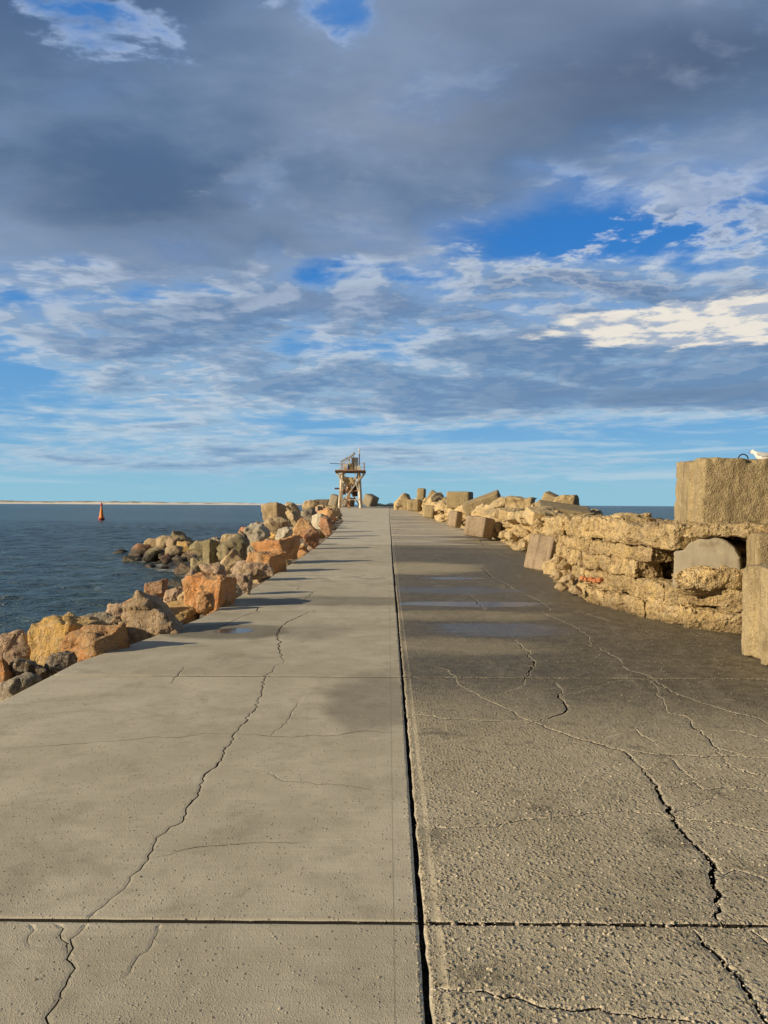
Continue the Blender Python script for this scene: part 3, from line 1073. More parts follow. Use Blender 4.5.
def wall_mesh(path, top_fn, res, seed, niche=None, base_bulge=.2, back=1.7, amp=1.0):
    # resample path
    P = [Vector(p) for p in path]
    # smooth
    L = [0]
    for a, b in zip(P, P[1:]): L.append(L[-1] + (b - a).length)
    n = int(L[-1] / res)
    pos, nor = [], []

    def pt(s):
        s = min(max(s, 0), L[-1])
        k = 0
        while k < len(P) - 2 and L[k + 1] < s: k += 1
        return P[k].lerp(P[k + 1], (s - L[k]) / (L[k + 1] - L[k]))
    for i in range(n + 1):
        s = L[-1] * i / n
        q = (pt(s - .35) + pt(s) + pt(s + .35)) / 3
        d = (pt(s + .3) - pt(s - .3)).normalized()
        pos.append(q)
        nor.append(Vector((-d.y, d.x)) if True else None)
    bm = bmesh.new()
    rows = []
    for i in range(n + 1):
        q, nn = pos[i], nor[i]
        base = zp(q.y) - .06
        top = top_fn(q.x, q.y)
        hh = top - base
        nz = max(6, int(1.35 / res))
        nb = max(6, int(back / (res * 1.6)))
        row = []
        for j in range(nz + 1):
            t = j / nz
            z = base + hh * t
            w = Vector((q.x, q.y, z)) + Vector((seed, 0, 0))
            o = amp * .10 * fb(w * 1.3, 3)
            # strata: ledges at three beds, wandering in height
            lz = z + .07 * noise.noise(Vector((q.x * 1.3, q.y * 1.3, seed)))
            bed = 0
            for k, (bz, off) in enumerate(((.42, .12), (.70, .03), (.98, .08), (1.5, .03))):
                if lz < bz:
                    bed, ofs, b0 = k, off, bz
                    break
            else:
                bed, ofs, b0 = 3, .0, 1.5
            cellv = noise.noise(Vector((q.x * 1.1 + bed * 7, q.y * 1.1, bed * 3.0 + seed)))
            o += amp * (ofs * .85 + cellv * .16)
            groove = math.exp(-((min(abs(lz - .42), abs(lz - .70), abs(lz - .98))) / .028) ** 2)
            gm = max(0, noise.noise(Vector((q.x * 1.7, q.y * 1.7, bed + 20))) + .25)
            o -= amp * groove * .26 * min(.55, gm + .12)
            # cobbles
            dist, fp = noise.voronoi(w * 4.2)
            o += amp * (.30 - dist[0]) * .07
            dist, fp = noise.voronoi(w * 10.5)
            o += amp * (.30 - dist[0]) * .05
            o += amp * .03 * noise.noise(w * 17)
            cq = noise.voronoi(w * 6.3 + Vector((3, 1, 2)))[1][0]
            o += amp * noise.noise(cq * 3.7) * .05
            # broken courses of blocks with open joints
            wv = Vector((w.x * .85 + .25 * noise.noise(w * 2), w.y * .85, w.z * 2.3 + .25 * noise.noise(w * 2.3 + Vector((5, 0, 0)))))
            dv, qv = noise.voronoi(wv)
            o += amp * noise.noise(qv[0] * 4.7) * .11
            gap = max(0, 1 - (dv[1] - dv[0]) / .07)
            o -= amp * gap * .09 * (.5 + max(0, .5 + noise.noise(w * 1.4)))
            # deep cavities
            cav = noise.noise(Vector((w.x * 2.3, w.y * 2.3, w.z * 4.6 + 40)))
            o -= amp * max(0, cav - .30) * .6
            fr = 1 - abs(noise.noise(Vector((w.x * 1.7, w.y * 1.7, w.z * 1.1 + 11)))) * 9
            o -= amp * max(0, fr) * .07
            # toe spreading on the pavement
            o += base_bulge * max(0, 1 - t / .45) ** 1.6
            if niche:
                o -= niche(q, z, w)
            # round the top edge
            if t > .9: o -= (t - .9) * .9
            row.append(bm.verts.new((q.x + nn.x * o, q.y + nn.y * o, z)))
        last = Vector((row[-1].co.x, row[-1].co.y, top))
        for j in range(1, nb + 1):
            u = j / nb
            c = Vector((q.x - nn.x * back * u - nn.x * .1, q.y - nn.y * back * u - nn.y * .1))
            c = Vector((last.x, last.y)).lerp(c, min(1, u * 2.5)) if u < .4 else c
            w = Vector((c.x, c.y, seed))
            z = top + .045 * amp * noise.noise(w * 2) + .03 * noise.noise(w * 7) - (.9 * max(0, u - .75) / .25)
            z += .025 * (.3 - noise.voronoi(w * 6)[0][0])
            row.append(bm.verts.new((c.x, c.y, z)))
        rows.append(row)
    for a, b in zip(rows, rows[1:]):
        for j in range(len(a) - 1):
            bm.faces.new((a[j], b[j], b[j + 1], a[j + 1]))
    for f in bm.faces: pass
    bmesh.ops.recalc_face_normals(bm, faces=bm.faces)
    return bm


NC = Vector((4.10, 9.36))


def niche(q, z, w):
    a = q.x - NC.x + .02
    hx = .46
    top = 1.20 - .10 * (a / hx) ** 2 - (0.10 if a < -.25 else 0)
    if abs(a) < hx and .52 < z < top + .03 * noise.noise(w * 9):
        return .34
    return 0


near_path = [(p[0], p[1]) for p in WALL[:5]] + [(3.75, 16.0), (4.6, 16.8)]
top_near = lambda x, y: 1.335 + .03 * noise.noise(Vector((x, y, 0)) * 2)
wn = empty('rubble_wall', (4.2, 10.5, .05))
tag(wn, 'golden layered rubble concrete wall on the right with an arched hollow in its face', 'wall')


def child(name, bm_or_me, mat, parent, smooth=True, kind=None):
    me = bm_or_me if isinstance(bm_or_me, bpy.types.Mesh) else to_mesh(bm_or_me, name, smooth)
    # geometry is given in world space; move it under its parent
    off = parent.matrix_basis.translation.copy()
    pp = parent.parent
    while pp:
        off += pp.matrix_basis.translation
        pp = pp.parent
    me.transform(Matrix.Translation(-off))
    o = link(name, me, mat, parent)
    return o


core_path = [(p[0] + (.16 if p[1] > 9 else .10), p[1] + (.16 if p[1] < 11 else 0)) for p in near_path]
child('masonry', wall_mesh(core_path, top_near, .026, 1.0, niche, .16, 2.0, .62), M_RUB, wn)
# the courses of eroded blocks that make up the face
PL = [Vector(p) for p in near_path]
SL = [0]
for a, b in zip(PL, PL[1:]): SL.append(SL[-1] + (b - a).length)


def on_path(q):
    k = max(j for j in range(len(SL)) if SL[j] <= q + 1e-9)
    k = min(k, len(PL) - 2)
    return PL[k].lerp(PL[k + 1], (q - SL[k]) / (SL[k + 1] - SL[k])), (PL[k + 1] - PL[k]).normalized()


rnd = random.Random(17)
for ci, (z0, z1, l0, l1, outw) in enumerate(((-.02, .26, .45, .9, .10), (.24, .50, .5, 1.0, .04), (.49, .76, .6, 1.2, .02), (.75, .97, .6, 1.3, -.01), (.965, 1.325, .8, 1.7, .05))):
    q = 1.2 + rnd.uniform(0, .4)
    while q < SL[-1] - .35:
        ln = min(rnd.uniform(l0, l1), SL[-1] - .1 - q)
        (c, dr) = on_path(q + ln / 2)
        a0, a1 = on_path(q)[0], on_path(q + ln)[0]
        dr = (a1 - a0).normalized()
        nn = Vector((-dr.y, dr.x))
        q += ln + rnd.uniform(-.03, .03)
        zz0, zz1 = z0, z1 + rnd.uniform(-.03, .02)
        if abs(c.x - NC.x) < .25 + ln * .46 and c.y < 10.2 and z1 > .55:
            if ci < 4: continue
            zz0 = 1.19
        dep = .46
        bm = rock_bm(rnd.randrange(9999), 'course', (ln * 1.03, dep, zz1 - zz0), 24, 0.0, .050)
        ang = math.atan2(-dr.y, -dr.x)
        o_ = outw + rnd.uniform(-.035, .045)
        pos = (a0 + a1) / 2 + nn * (o_ - dep / 2 + .04)
        bm.transform(Matrix.Translation((pos.x, pos.y, zz0 + zp(pos.y))) @ Euler((rnd.uniform(-.03, .03), rnd.uniform(-.03, .03), ang)).to_matrix().to_4x4())
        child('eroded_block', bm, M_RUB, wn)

# bag stones and brick patch built into its left end
rnd = random.Random(5)
for (x, y, s) in [(556, 560, .20), (563, 566, .24), (556, 576, .22), (567, 578, .24), (562, 587, .22), (576, 590, .2)]:
    d = 14.0 - (y - 556) * .040 - (x - 556) * .045
    s *= .85
    c = at(x, y, d)
    bm = rock_bm(int(x), 'angular', (s * 1.35, s, s * .85), 12, amp=.05)
    for _ in range(2): bmesh.ops.smooth_vert(bm, verts=bm.verts, factor=.5, use_axis_x=True, use_axis_y=True, use_axis_z=True)
    bmesh.ops.translate(bm, verts=bm.verts, vec=(c.x, c.y, c.z - s * .4))
    child('embedded_stone', bm, ROCK['tan'], wn)
m_brick = simple('orange_brick', (.50, .19, .08), .85, 0, .3, 20)
bm = bmesh.new()
for i in range(5):
    c = at(583 + i * 4.2, 579 + (i % 2) * 1.0 + i * .3, 12.13 - i * .16)
    tmp = rock_bm(70 + i, 'block', (.11, .12, .075), 8, yaw=.3)
    bmesh.ops.translate(tmp, verts=tmp.verts, vec=(c.x, c.y, c.z - .03))
    me = to_mesh(tmp, 'x', True)
    bm.from_mesh(me)
o = child('brick_patch', bm, m_brick, wn)
o['label'] = 'patch of bright orange brick showing in the wall face'

# arched grey slab in the hollow
def arch_bm(w, h, dep, seed):
    bm = bmesh.new()
    pts = [(-w / 2, 0)]
    pts += [(-w / 2, h * .70), (-w * .36, h * .74), (-w * .27, h * .90)]
    for k in range(9):
        a = math.pi * (.62 - .62 * k / 8)
        pts.append((w * .02 + math.cos(a) * w * .46, h * .52 + math.sin(a) * h * .48))
    pts += [(w / 2, 0)]
    fr = [bm.verts.new((x, -dep / 2, z)) for x, z in pts]
    bk = [bm.verts.new((x, dep / 2, z)) for x, z in pts]
    bm.faces.new(fr)
    bm.faces.new(list(reversed(bk)))
    n = len(pts)
    for i in range(n):
        bm.faces.new((fr[i], bk[i], bk[(i + 1) % n], fr[(i + 1) % n]))
    bmesh.ops.recalc_face_normals(bm, faces=bm.faces)
    bmesh.ops.triangulate(bm, faces=bm.faces)
    densify(bm, .06, 1)
    rough(bm, seed, 1, .012)
    return bm


bm = arch_bm(.80, .66, .34, 4)
o = link('rounded_block', to_mesh(bm, 'rounded_block', True), M_GREYC, loc=(4.10, 9.47, .54))
o.rotation_euler = (R(-4), 0, R(-37 + 6))
tag(o, 'smooth grey concrete block with a rounded top set in the hollow of the rubble wall', 'concrete block')
bm = rock_bm(324, 'angular', (.88, .50, .46), 26, amp=.05)
c = at(709, 597, 9.3)
o = link('rubble_heap', to_mesh(bm, 'rubble_heap', True), M_RUB, loc=(c.x, c.y + .05, c.z))
tag(o, 'mound of rough golden rubble in front of the smooth grey rounded slab', 'rubble')

# thin broken slab lying on top of it
bm = rock_bm(87, 'block', (.62, .5, .17), 14, yaw=.2)
c = at(631, 523, 11.6)
o = link('flat_stone', to_mesh(bm, 'flat_stone', True), ROCK['gold'], loc=(c.x, c.y, 1.31))
tag(o, 'thin broken stone lying flat on top of the near rubble wall', 'stone')

# farther runs of the wall
far_runs = [
    ((16.0, 31), 'broken rubble wall behind the leaning form block, next along from the near wall', .05),
    ((30.6, 58), 'low rubble wall halfway along the right side of the pier', .09),
    ((57.5, 97), 'farthest low rubble wall, ending near the tower', .14),
]
for k, ((ya, yb), lab, res) in enumerate(far_runs):
    path = []
    for i in range(30):
        Y = ya + (yb - ya) * i / 29
        # wall line as a function of Y
        X = lerp_tab([(b, a) for a, b in WALL[4:]], Y) + .55
        path.append((X, Y))
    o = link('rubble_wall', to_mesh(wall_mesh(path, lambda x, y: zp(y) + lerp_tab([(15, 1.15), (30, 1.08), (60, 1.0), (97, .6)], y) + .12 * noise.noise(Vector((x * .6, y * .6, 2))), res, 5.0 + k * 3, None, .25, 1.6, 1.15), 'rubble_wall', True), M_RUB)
    tag(o, lab, 'wall')


# ------------------------------------------------------------------ concrete blocks on the right
def block(name, loc, dims, rot, mat, label, seed=1, det=.06, chip=.02, group=None, bm=None):
    bm = bm or box_bm(*dims, seed, det, chip)
    o = link(name, to_mesh(bm, name, True), mat, loc=loc)
    o.rotation_euler = [R(a) for a in rot]
    tag(o, label, 'concrete block' if name == 'concrete_block' else 'rock', group)
    return o


# the big block with rebated corner on the wall; its front left corner carries a vertical groove
def keyed_block(w, d, h, seed):
    bm = bmesh.new()
    prof = [(-w / 2 + .07, -d / 2), (w / 2, -d / 2), (w / 2, d / 2), (-w / 2, d / 2),
            (-w / 2, -d / 2 + .50), (-w / 2 + .06, -d / 2 + .44), (-w / 2 + .06, -d / 2 + .30), (-w / 2, -d / 2 + .24), (-w / 2, -d / 2 + .07)]
    lo = [bm.verts.new((x, y, 0)) for x, y in prof]
    hi = [bm.verts.new((x, y, h)) for x, y in prof]
    bm.faces.new(list(reversed(lo)))
    bm.faces.new(hi)
    n = len(prof)
    for i in range(n): bm.faces.new((lo[i], lo[(i + 1) % n], hi[(i + 1) % n], hi[i]))
    bmesh.ops.triangulate(bm, faces=bm.faces)
    densify(bm, .032, 1, 12)
    rough(bm, seed, .5, .016, 2.0, .4)
    for v in bm.verts:
        q = v.co
        m = sorted([w / 2 - abs(q.x), d / 2 - abs(q.y), min(q.z, h - q.z)])
        near = math.exp(-max(0, m[1]) / .045)
        n = noise.noise(q * 4.3 + Vector((seed, 3, 1))) + .5 * noise.noise(q * 11 + Vector((seed, 8, 1)))
        k = near * max(0, n + .02) * .11
        v.co -= (q - Vector((0, 0, h / 2))).normalized() * k
        pit = noise.noise(q * 14 + Vector((2, seed, 5)))
        v.co -= (q - Vector((0, 0, h / 2))).normalized() * max(0, pit - .42) * .05
    return bm


def corner_place(px, w, d, ang):
    # centre of a block whose front left corner stands at px
    ca, sa = math.cos(R(ang)), math.sin(R(ang))
    return px.x + ca * w / 2 - sa * d / 2, px.y + sa * w / 2 + ca * d / 2


cb = at(697, 527, 9.55)
X, Y = corner_place(cb, 1.3, 1.25, -8)
big = block('concrete_block', (X, Y, 1.352), None, (0, 2.0, -8), M_CONC, 'biggest squared concrete block on top of the near wall, under the white gull', bm=keyed_block(1.3, 1.25, .86, 3))
# near upright block cut by the right edge of the photo
cn = gp(735, 654)
o = block('concrete_block', (cn.x + .52, cn.y - .62, zp(8)), None, (0, 0, -3), M_CONC, 'nearest concrete block standing on the pavement at the right edge of the photo', bm=keyed_block(1.0, 1.25, .95, 9))
o.scale = (1, -1, 1)
o.data.flip_normals()
c2 = at(763, 560, 8.75)
block('concrete_block', (c2.x + .38, c2.y + .1, .05), None, (0, 0, -10), M_CONC, 'sandy concrete block right behind the nearest one, under the big squared block', bm=box_bm(.9, .45, 1.24, 12, .05, .03, 2))
# lifting ring
m_iron = simple('black_iron', (.02, .018, .016), .6, .4)
bm = bmesh.new()
for i in range(14):
    a0, a1 = math.pi * i / 14, math.pi * (i + 1) / 14
    bar(bm, (math.cos(a0) * .062, 0, math.sin(a0) * .068), (math.cos(a1) * .062, 0, math.sin(a1) * .068), .016, .016, 8)
cr = at(743, 461, 9.85)
o = link('lifting_loop', to_mesh(bm, 'lifting_loop', True), m_iron, big)
o.matrix_parent_inverse = Matrix()
o.location = Vector((cr.x - big.location.x, cr.y - big.location.y, .875))
o['label'] = 'black bent iron lifting loop'

# leaning and standing blocks along the wall: (pixel bbox, d, yaw, tilt, aspect depth, mat, label)
def pblock(bb, d, dims_k, rot, mat, label, seed, name='concrete_block', group=None):
    x0, x1, y0, y1 = bb
    w = (x1 - x0) * d / F
    h = (y1 - y0) * d / F
    c = at((x0 + x1) / 2, y1, d)
    bm = box_bm(w * dims_k[0], w * dims_k[1], h * dims_k[2], seed, max(.05, d * .0035), max(.018, d * .0009), 2)
    return block(name, (c.x, c.y + w * dims_k[1] * .3, c.z - .03), None, rot, mat, label, bm=bm, group=group)


PB = [
    ((524, 557, 534, 570), 17.2, (.98, .45, 1.0), (-12, 4, -52), M_CONC_P, 'pinkish smooth faced concrete slab leaning at the left end of the near wall'),
    ((465, 492, 516, 537), 29.5, (.9, .7, 1.0), (-8, 5, -40), M_CONC_P, 'pinkish square block at the wall foot, second leaning block from the near wall'),
    ((447, 461, 511, 527), 40, (.85, .7, 1.05), (-6, 6, -45), M_CONC_P, 'third leaning block from the near wall, small and pinkish at the wall foot'),
    ((423, 437, 505, 518), 54, (.9, .8, 1.0), (-5, 3, -30), M_CONC, 'fourth block from the near wall, set at the wall foot'),
    ((407, 422, 499, 511), 68, (.9, .8, 1.0), (0, 3, -25), M_CONC, 'farthest tan block at the wall foot'),
    ((447, 474, 491, 508), 46, (.88, .8, 1.0), (0, 0, -18), M_CONC, 'square topped tan block lying on the wall left of the long tilted slab'),
    ((416, 426, 489, 502), 70, (.85, .8, 1.1), (0, 3, -15), M_CONC, 'small upright block standing on the far wall'),
    ((424, 435, 490, 502), 66, (.9, .35, 1.05), (0, 32, -20), M_CONC, 'dark narrow slab leaning beside the small upright block'),
    ((466, 505, 492, 508), 37, (1.0, .8, .75), (8, -21, -12), M_CONC, 'long slab tilted up to the right on top of the wall'),
    ((540, 557, 490, 505), 29, (.85, .8, .9), (10, 26, -30), M_CONC, 'small tilted cube on top of the rock heap on the wall'),
    ((540, 592, 503, 517), 25.5, (1.0, .8, .85), (10, 8, -8), M_CONC, 'long sloping slab on the wall, pointing down towards the sea on the right'),
]
for i, (bb, d, k, rot, mat, lab) in enumerate(PB):
    pblock(bb, d, k, rot, mat, lab, 30 + i)

RB = [
    ((395, 413, 492, 508), 'pyramid', 84, 'tan peaked rock at the far end of the wall'),
    ((430, 448, 491, 505), 'angular', 58, 'tan boulder on the wall between the leaning dark slab and square topped block'),
    ((484, 512, 497, 516), 'angular', 32.5, 'tan boulder under the raised end of the long tilted slab'),
    ((504, 536, 495, 517), 'block', 31, 'big tan boulder on the wall right of the long tilted slab'),
    ((528, 545, 500, 516), 'angular', 29, 'tan stone in the gap between the big boulder and the long sloping slab'),
    ((553, 581, 495, 510), 'block', 27, 'rounded tan block lying above the long sloping slab'),
    ((538, 552, 506, 521), 'angular', 26, 'small tan stone beneath the long sloping slab'),
    ((586, 603, 508, 520), 'round', 28, 'brownish round rock behind the wall, beside the strip of sea'),
    ((441, 452, 497, 508), 'angular', 50, 'small tan rock left of the square topped block'),
    ((472, 488, 503, 514), 'angular', 36, 'small tan rock beneath the long tilted slab'),
]
for i, (bb, kind, d, lab) in enumerate(RB):
    boulder(bb, kind, 'gold', lab, d, seed=400 + i, deep=.35)

# heap of broken slabs along the crest
rnd = random.Random(33)
slabs = [to_mesh(rock_bm(700 + i, 'block', (1.0, rnd.uniform(.6, .9), rnd.uniform(.3, .6)), 14, rnd.uniform(-.2, .2), .03), 'tumbled_block', True) for i in range(7)]
for i in range(44):
    Y = 23.5 + 58 * (i / 43) ** 1.25 + rnd.uniform(-.4, .4)
    X = lerp_tab([(b, a) for a, b in WALL[4:]], Y) + rnd.uniform(.45, 1.25)
    s = rnd.uniform(.8, 1.35) * (1 if Y < 40 else 1.15)
    o = bpy.data.objects.new('tumbled_block', slabs[i % 7])
    COL.objects.link(o)
    if not o.data.materials: o.data.materials.append(ROCK['gold'])
    o.location = (X, Y, zp(Y) + lerp_tab([(15, .9), (30, .8), (60, .8), (97, .45)], Y))
    o.rotation_euler = (rnd.uniform(-.35, .35), rnd.uniform(-.5, .5), rnd.uniform(-.9, .6))
    o.scale = (s, s, s * rnd.uniform(.8, 1.2))
    tag(o, 'broken golden block tumbled along the crest of the right wall', 'concrete block', 'tumbled blocks on the right wall')

# loose rubble at the foot and on the crest of the wall
rnd = random.Random(21)
for i in range(130):
    Y = 16.2 + 78 * rnd.random() ** 1.9
    X = lerp_tab([(b, a) for a, b in WALL[4:]], Y)
    crest = rnd.random() < .45
    s = rnd.uniform(.22, .62) * (1 if Y < 40 else 1.3) * (1.25 if crest else 1)
    if crest:
        if Y < 23: continue
        X += rnd.uniform(.6, 1.5)
        z = zp(Y) + lerp_tab([(15, 1.02), (30, .95), (60, .9), (97, .5)], Y) - s * .1
    else:
        u = rnd.random()
        X += .02 + u * .45
        z = zp(Y) - s * .15 + u * u * .9
    me = prot[rnd.randrange(12)]
    o = bpy.data.objects.new('rubble_stone', me)
    COL.objects.link(o)
    o.material_slots[0].link = 'OBJECT'
    o.material_slots[0].material = ROCK['gold']
    o.location = (X, Y, z)
    o.rotation_euler = (rnd.uniform(-.4, .4), rnd.uniform(-.4, .4), rnd.uniform(0, 6.3))
    o.scale = (s * rnd.uniform(.8, 1.5), s * rnd.uniform(.8, 1.2), s * rnd.uniform(.7, 1.2))
    if crest: tag(o, 'golden rubble stone lying on the crest of the wall', 'rubble', 'rubble on top of the wall')
    else: tag(o, 'golden rubble stone fallen at the foot of the wall', 'rubble', 'rubble along the foot of the wall')

# ------------------------------------------------------------------ gull
def gull():
    m_w, t, p = new_mat('white_feathers')
    v = coords(t)
    n = t.noise(t.scale(v, 20, 60, 40), 1, 4)
    t.put(p.inputs['Base Color'], t.mix(n, (.80, .78, .74), (.9, .88, .85)))
    p.inputs['Roughness'].default_value = .8
    m_g = simple('grey_feathers', (.42, .44, .47), .8, 0, .15, 30)
    m_k = simple('black_feathers', (.02, .02, .022), .7)
    m_r = simple('red_bill', (.5, .04, .02), .5)
    # body continuous: lathe-like loft along x, head at -x
    secs = [(-.150, .120, .006, .008), (-.140, .121, .020, .022), (-.122, .124, .030, .032), (-.104, .120, .030, .033), (-.088, .104, .030, .036),
            (-.065, .078, .044, .050), (-.03, .062, .058, .060), (.02, .056, .064, .058), (.07, .054, .055, .048),
            (.115, .056, .036, .030), (.15, .058, .022, .014), (.19, .060, .016, .006)]
    bm = bmesh.new()
    rings = []
    for x, z, ry, rz in secs:
        rings.append([bm.verts.new((x, math.cos(a) * ry, z + math.sin(a) * rz)) for a in [k * math.tau / 16 for k in range(16)]])
    for a, b in zip(rings, rings[1:]):
        for k in range(16): bm.faces.new((a[k], a[(k + 1) % 16], b[(k + 1) % 16], b[k]))
    bm.faces.new(rings[0])
    bm.faces.new(list(reversed(rings[-1])))
    bmesh.ops.recalc_face_normals(bm, faces=bm.faces)
    root = empty('gull', (0, 0, 0))
    link('body', to_mesh(bm, 'body', True), m_w, root)
    for s in (-1, 1):
        bm = bmesh.new()
        rr = []
        for x, z, w, h in ((-.05, .092, .006, .012), (-.02, .088, .012, .032), (.04, .076, .014, .036), (.10, .072, .012, .026), (.15, .070, .008, .014)):
            yb = {-.05: .046, -.02: .054, .04: .056, .10: .044, .15: .026}[x] * s
            rr.append([bm.verts.new((x, yb + math.cos(a) * w * s, z + math.sin(a) * h)) for a in [k * math.tau / 10 for k in range(10)]])
        for a, b in zip(rr, rr[1:]):
            for k in range(10): bm.faces.new((a[k], a[(k + 1) % 10], b[(k + 1) % 10], b[k]))
        bm.faces.new(rr[0]); bm.faces.new(rr[-1])
        bmesh.ops.recalc_face_normals(bm, faces=bm.faces)
        wg = link('wing', to_mesh(bm, 'wing', True), m_g, root)
        bm = bmesh.new()
        bar(bm, (.145, .028 * s, .070), (.215, .010 * s, .082), .020, .004, 8)
        link('wing_tip', to_mesh(bm, 'wing_tip', True), m_k, wg)
        bm = bmesh.new()
        bar(bm, (.01, .022 * s, .025), (.008, .022 * s, 0), .007, .006, 6)
        bar(bm, (.012, .022 * s, .004), (-.028, .026 * s, .002), .012, .008, 6)
        link('leg', to_mesh(bm, 'leg', True), m_r, root)
        bm = bmesh.new()
        bmesh.ops.create_icosphere(bm, subdivisions=2, radius=.0042, matrix=Matrix.Translation((-.128, .0268 * s, .130)))
        link('eye', to_mesh(bm, 'eye', True), m_k, root)
    bm = bmesh.new()
    bar(bm, (-.147, 0, .121), (-.182, 0, .115), .014, .004, 8)
    link('beak', to_mesh(bm, 'beak', True), m_r, root)
    tag(root, 'white gull with grey wings resting on top of the big squared block', 'bird')
    return root


gl = gull()
cg = at(763, 461, 9.9)
gl.location = (cg.x - .02, cg.y, 2.212)
gl.rotation_euler = (0, 0, R(-48))
gl.scale = (.95, .95, 1.0)

# ------------------------------------------------------------------ beacon tower
m_cream, t, p = new_mat('rust_streaked_cream_paint')
v = coords(t)
n = t.noise(t.scale(v, 2.2, 2.2, .8), 1.0, 6, .7)
cc = t.mix(t.ss(n, .50, .64), (.74, .67, .53), (.42, .24, .13))
t.put(p.inputs['Base Color'], cc)
p.inputs['Roughness'].default_value = .7
m_rust = simple('rusty_steel', (.52, .30, .18), .85, 0, .4, 4)
m_rustd = simple('dark_rusty_steel', (.10, .065, .045), .85, 0, .4, 4)
m_box = simple('pale_cabinet_paint', (.75, .75, .64), .6, 0, .12, 3)
m_tan = simple('tan_plastic', (.66, .52, .30), .7, 0, .2, 3)
m_cell = simple('solar_cells', (.012, .015, .03), .25, 0, .2, 5)
m_alu = simple('pale_aluminium', (.62, .62, .60), .5, .2)
m_lamp = simple('lamp_white', (.8, .8, .8), .3)

TY = 90.0
gz = zp(TY)
tx = at(350.5, 507, TY).x
tw = empty('beacon_tower', (tx, TY, gz))
tag(tw, 'rusty cream steel beacon tower with deck and solar panels at the pier end', 'tower')
DZ = 4.35


def tp(name, fn, mat, parent=tw):
    bm = bmesh.new()
    fn(bm)
    return link(name, to_mesh(bm, name), mat, parent)


bs, ts_ = 1.28, .98
for sx in (-1, 1):
    for sy in (-1, 1):
        tp('leg', lambda bm: bar(bm, (sx * bs, sy * bs, 0), (sx * ts_, sy * ts_, DZ - .1), .26, .26), m_cream)
for sy in (-1, 1):
    tp('brace', lambda bm: bar(bm, (-bs - .12, sy * (bs + .05), .1), (1.62, sy * 1.08, DZ - .2), .27, .14), m_cream)
    tp('brace', lambda bm: bar(bm, (bs, sy * (bs - .06), .1), (-.25, sy * 1.1, 2.4), .16, .12), m_cream if sy > 0 else m_rustd)
    tp('brace', lambda bm: bar(bm, (-.25, sy * (bs - .06), 2.35), (-1.62, sy * 1.0, DZ - .2), .25, .14), m_cream)
    tp('cross_beam', lambda bm: bar(bm, (-1.2, sy * 1.22, 1.0), (1.2, sy * 1.22, 1.0), .14, .1), m_cream)
    tp('brace', lambda bm: bar(bm, (-1.1, sy * 1.16, 2.05), (1.1, sy * 1.05, DZ - .3), .16, .1), m_cream)
    tp('cross_beam', lambda bm: bar(bm, (-1.12, sy * 1.12, 2.05), (1.12, sy * 1.12, 2.05), .14, .1), m_rust)
for sx in (-1, 1):
    tp('brace', lambda bm: bar(bm, (sx * (bs + .02), -bs, .1), (sx * 1.06, 1.3, DZ - .3), .14, .1), m_cream)
    tp('cross_beam', lambda bm: bar(bm, (sx * 1.14, -1.12, 2.05), (sx * 1.14, 1.12, 2.05), .12, .1), m_rust)


def deck(bm):
    bar(bm, (-1.75, 0, DZ + .14), (1.75, 0, DZ + .14), 3.2, .12)


def deckbeams(bm):
    for y in (-1.5, -.5, .5, 1.5): bar(bm, (-1.8, y, DZ), (1.8, y, DZ), .12, .16)
    for x in (-1.7, 1.7): bar(bm, (x, -1.5, DZ - .12), (x, 1.5, DZ - .12), .12, .1)


bm = bmesh.new()
bmesh.ops.create_cube(bm, size=1, matrix=Matrix.Translation((0, 0, DZ + .15)) @ Matrix.Diagonal((3.6, 3.3, .1, 1)))
link('deck', to_mesh(bm, 'deck'), m_rust, tw)
tp('deck_frame', deckbeams, m_rustd)


def bx(bm, x0, x1, y0, y1, z0, z1):
    bmesh.ops.create_cube(bm, size=1, matrix=Matrix.Translation(((x0 + x1) / 2, (y0 + y1) / 2, (z0 + z1) / 2)) @ Matrix.Diagonal((x1 - x0, y1 - y0, z1 - z0, 1)))


tp('column', lambda bm: bx(bm, -.38, -.04, -.3, .1, 0, 1.75), m_rust)
o = tp('meter_box', lambda bm: bx(bm, -.52, .12, -.62, .05, 1.75, 3.0), simple('orange_rust_paint', (.66, .36, .15), .8, 0, .3, 3))


def hopper(bm):
    lo = [bm.verts.new(c) for c in ((-.6, -.7, 2.7), (.4, -.7, 2.7), (.4, .4, 2.7), (-.6, .4, 2.7))]
    hi = [bm.verts.new(c) for c in ((-.95, -.9, 3.8), (.7, -.9, 3.6), (.7, .6, 3.6), (-.95, .6, 3.8))]
    bm.faces.new(lo[::-1]); bm.faces.new(hi)
    for i in range(4): bm.faces.new((lo[i], lo[(i + 1) % 4], hi[(i + 1) % 4], hi[i]))


tp('hopper', hopper, m_tan)
tp('side_panel', lambda bm: bx(bm, .18, .85, .2, .3, 1.4, 2.9), m_rustd)
tp('side_panel', lambda bm: bx(bm, -1.0, -.6, .2, .3, 1.6, 2.7), m_rustd)
tp('side_box', lambda bm: bx(bm, -1.85, -1.3, -1.2, -1.0, 2.22, 2.42), m_rustd)


def ladder(bm):
    for x in (-1.25, -.95): bar(bm, (x, -1.5, 0), (x, -1.5, DZ + 1.0), .06, .06)
    for k in range(14): bar(bm, (-1.25, -1.5, .3 + k * .33), (-.95, -1.5, .3 + k * .33), .04, .04)


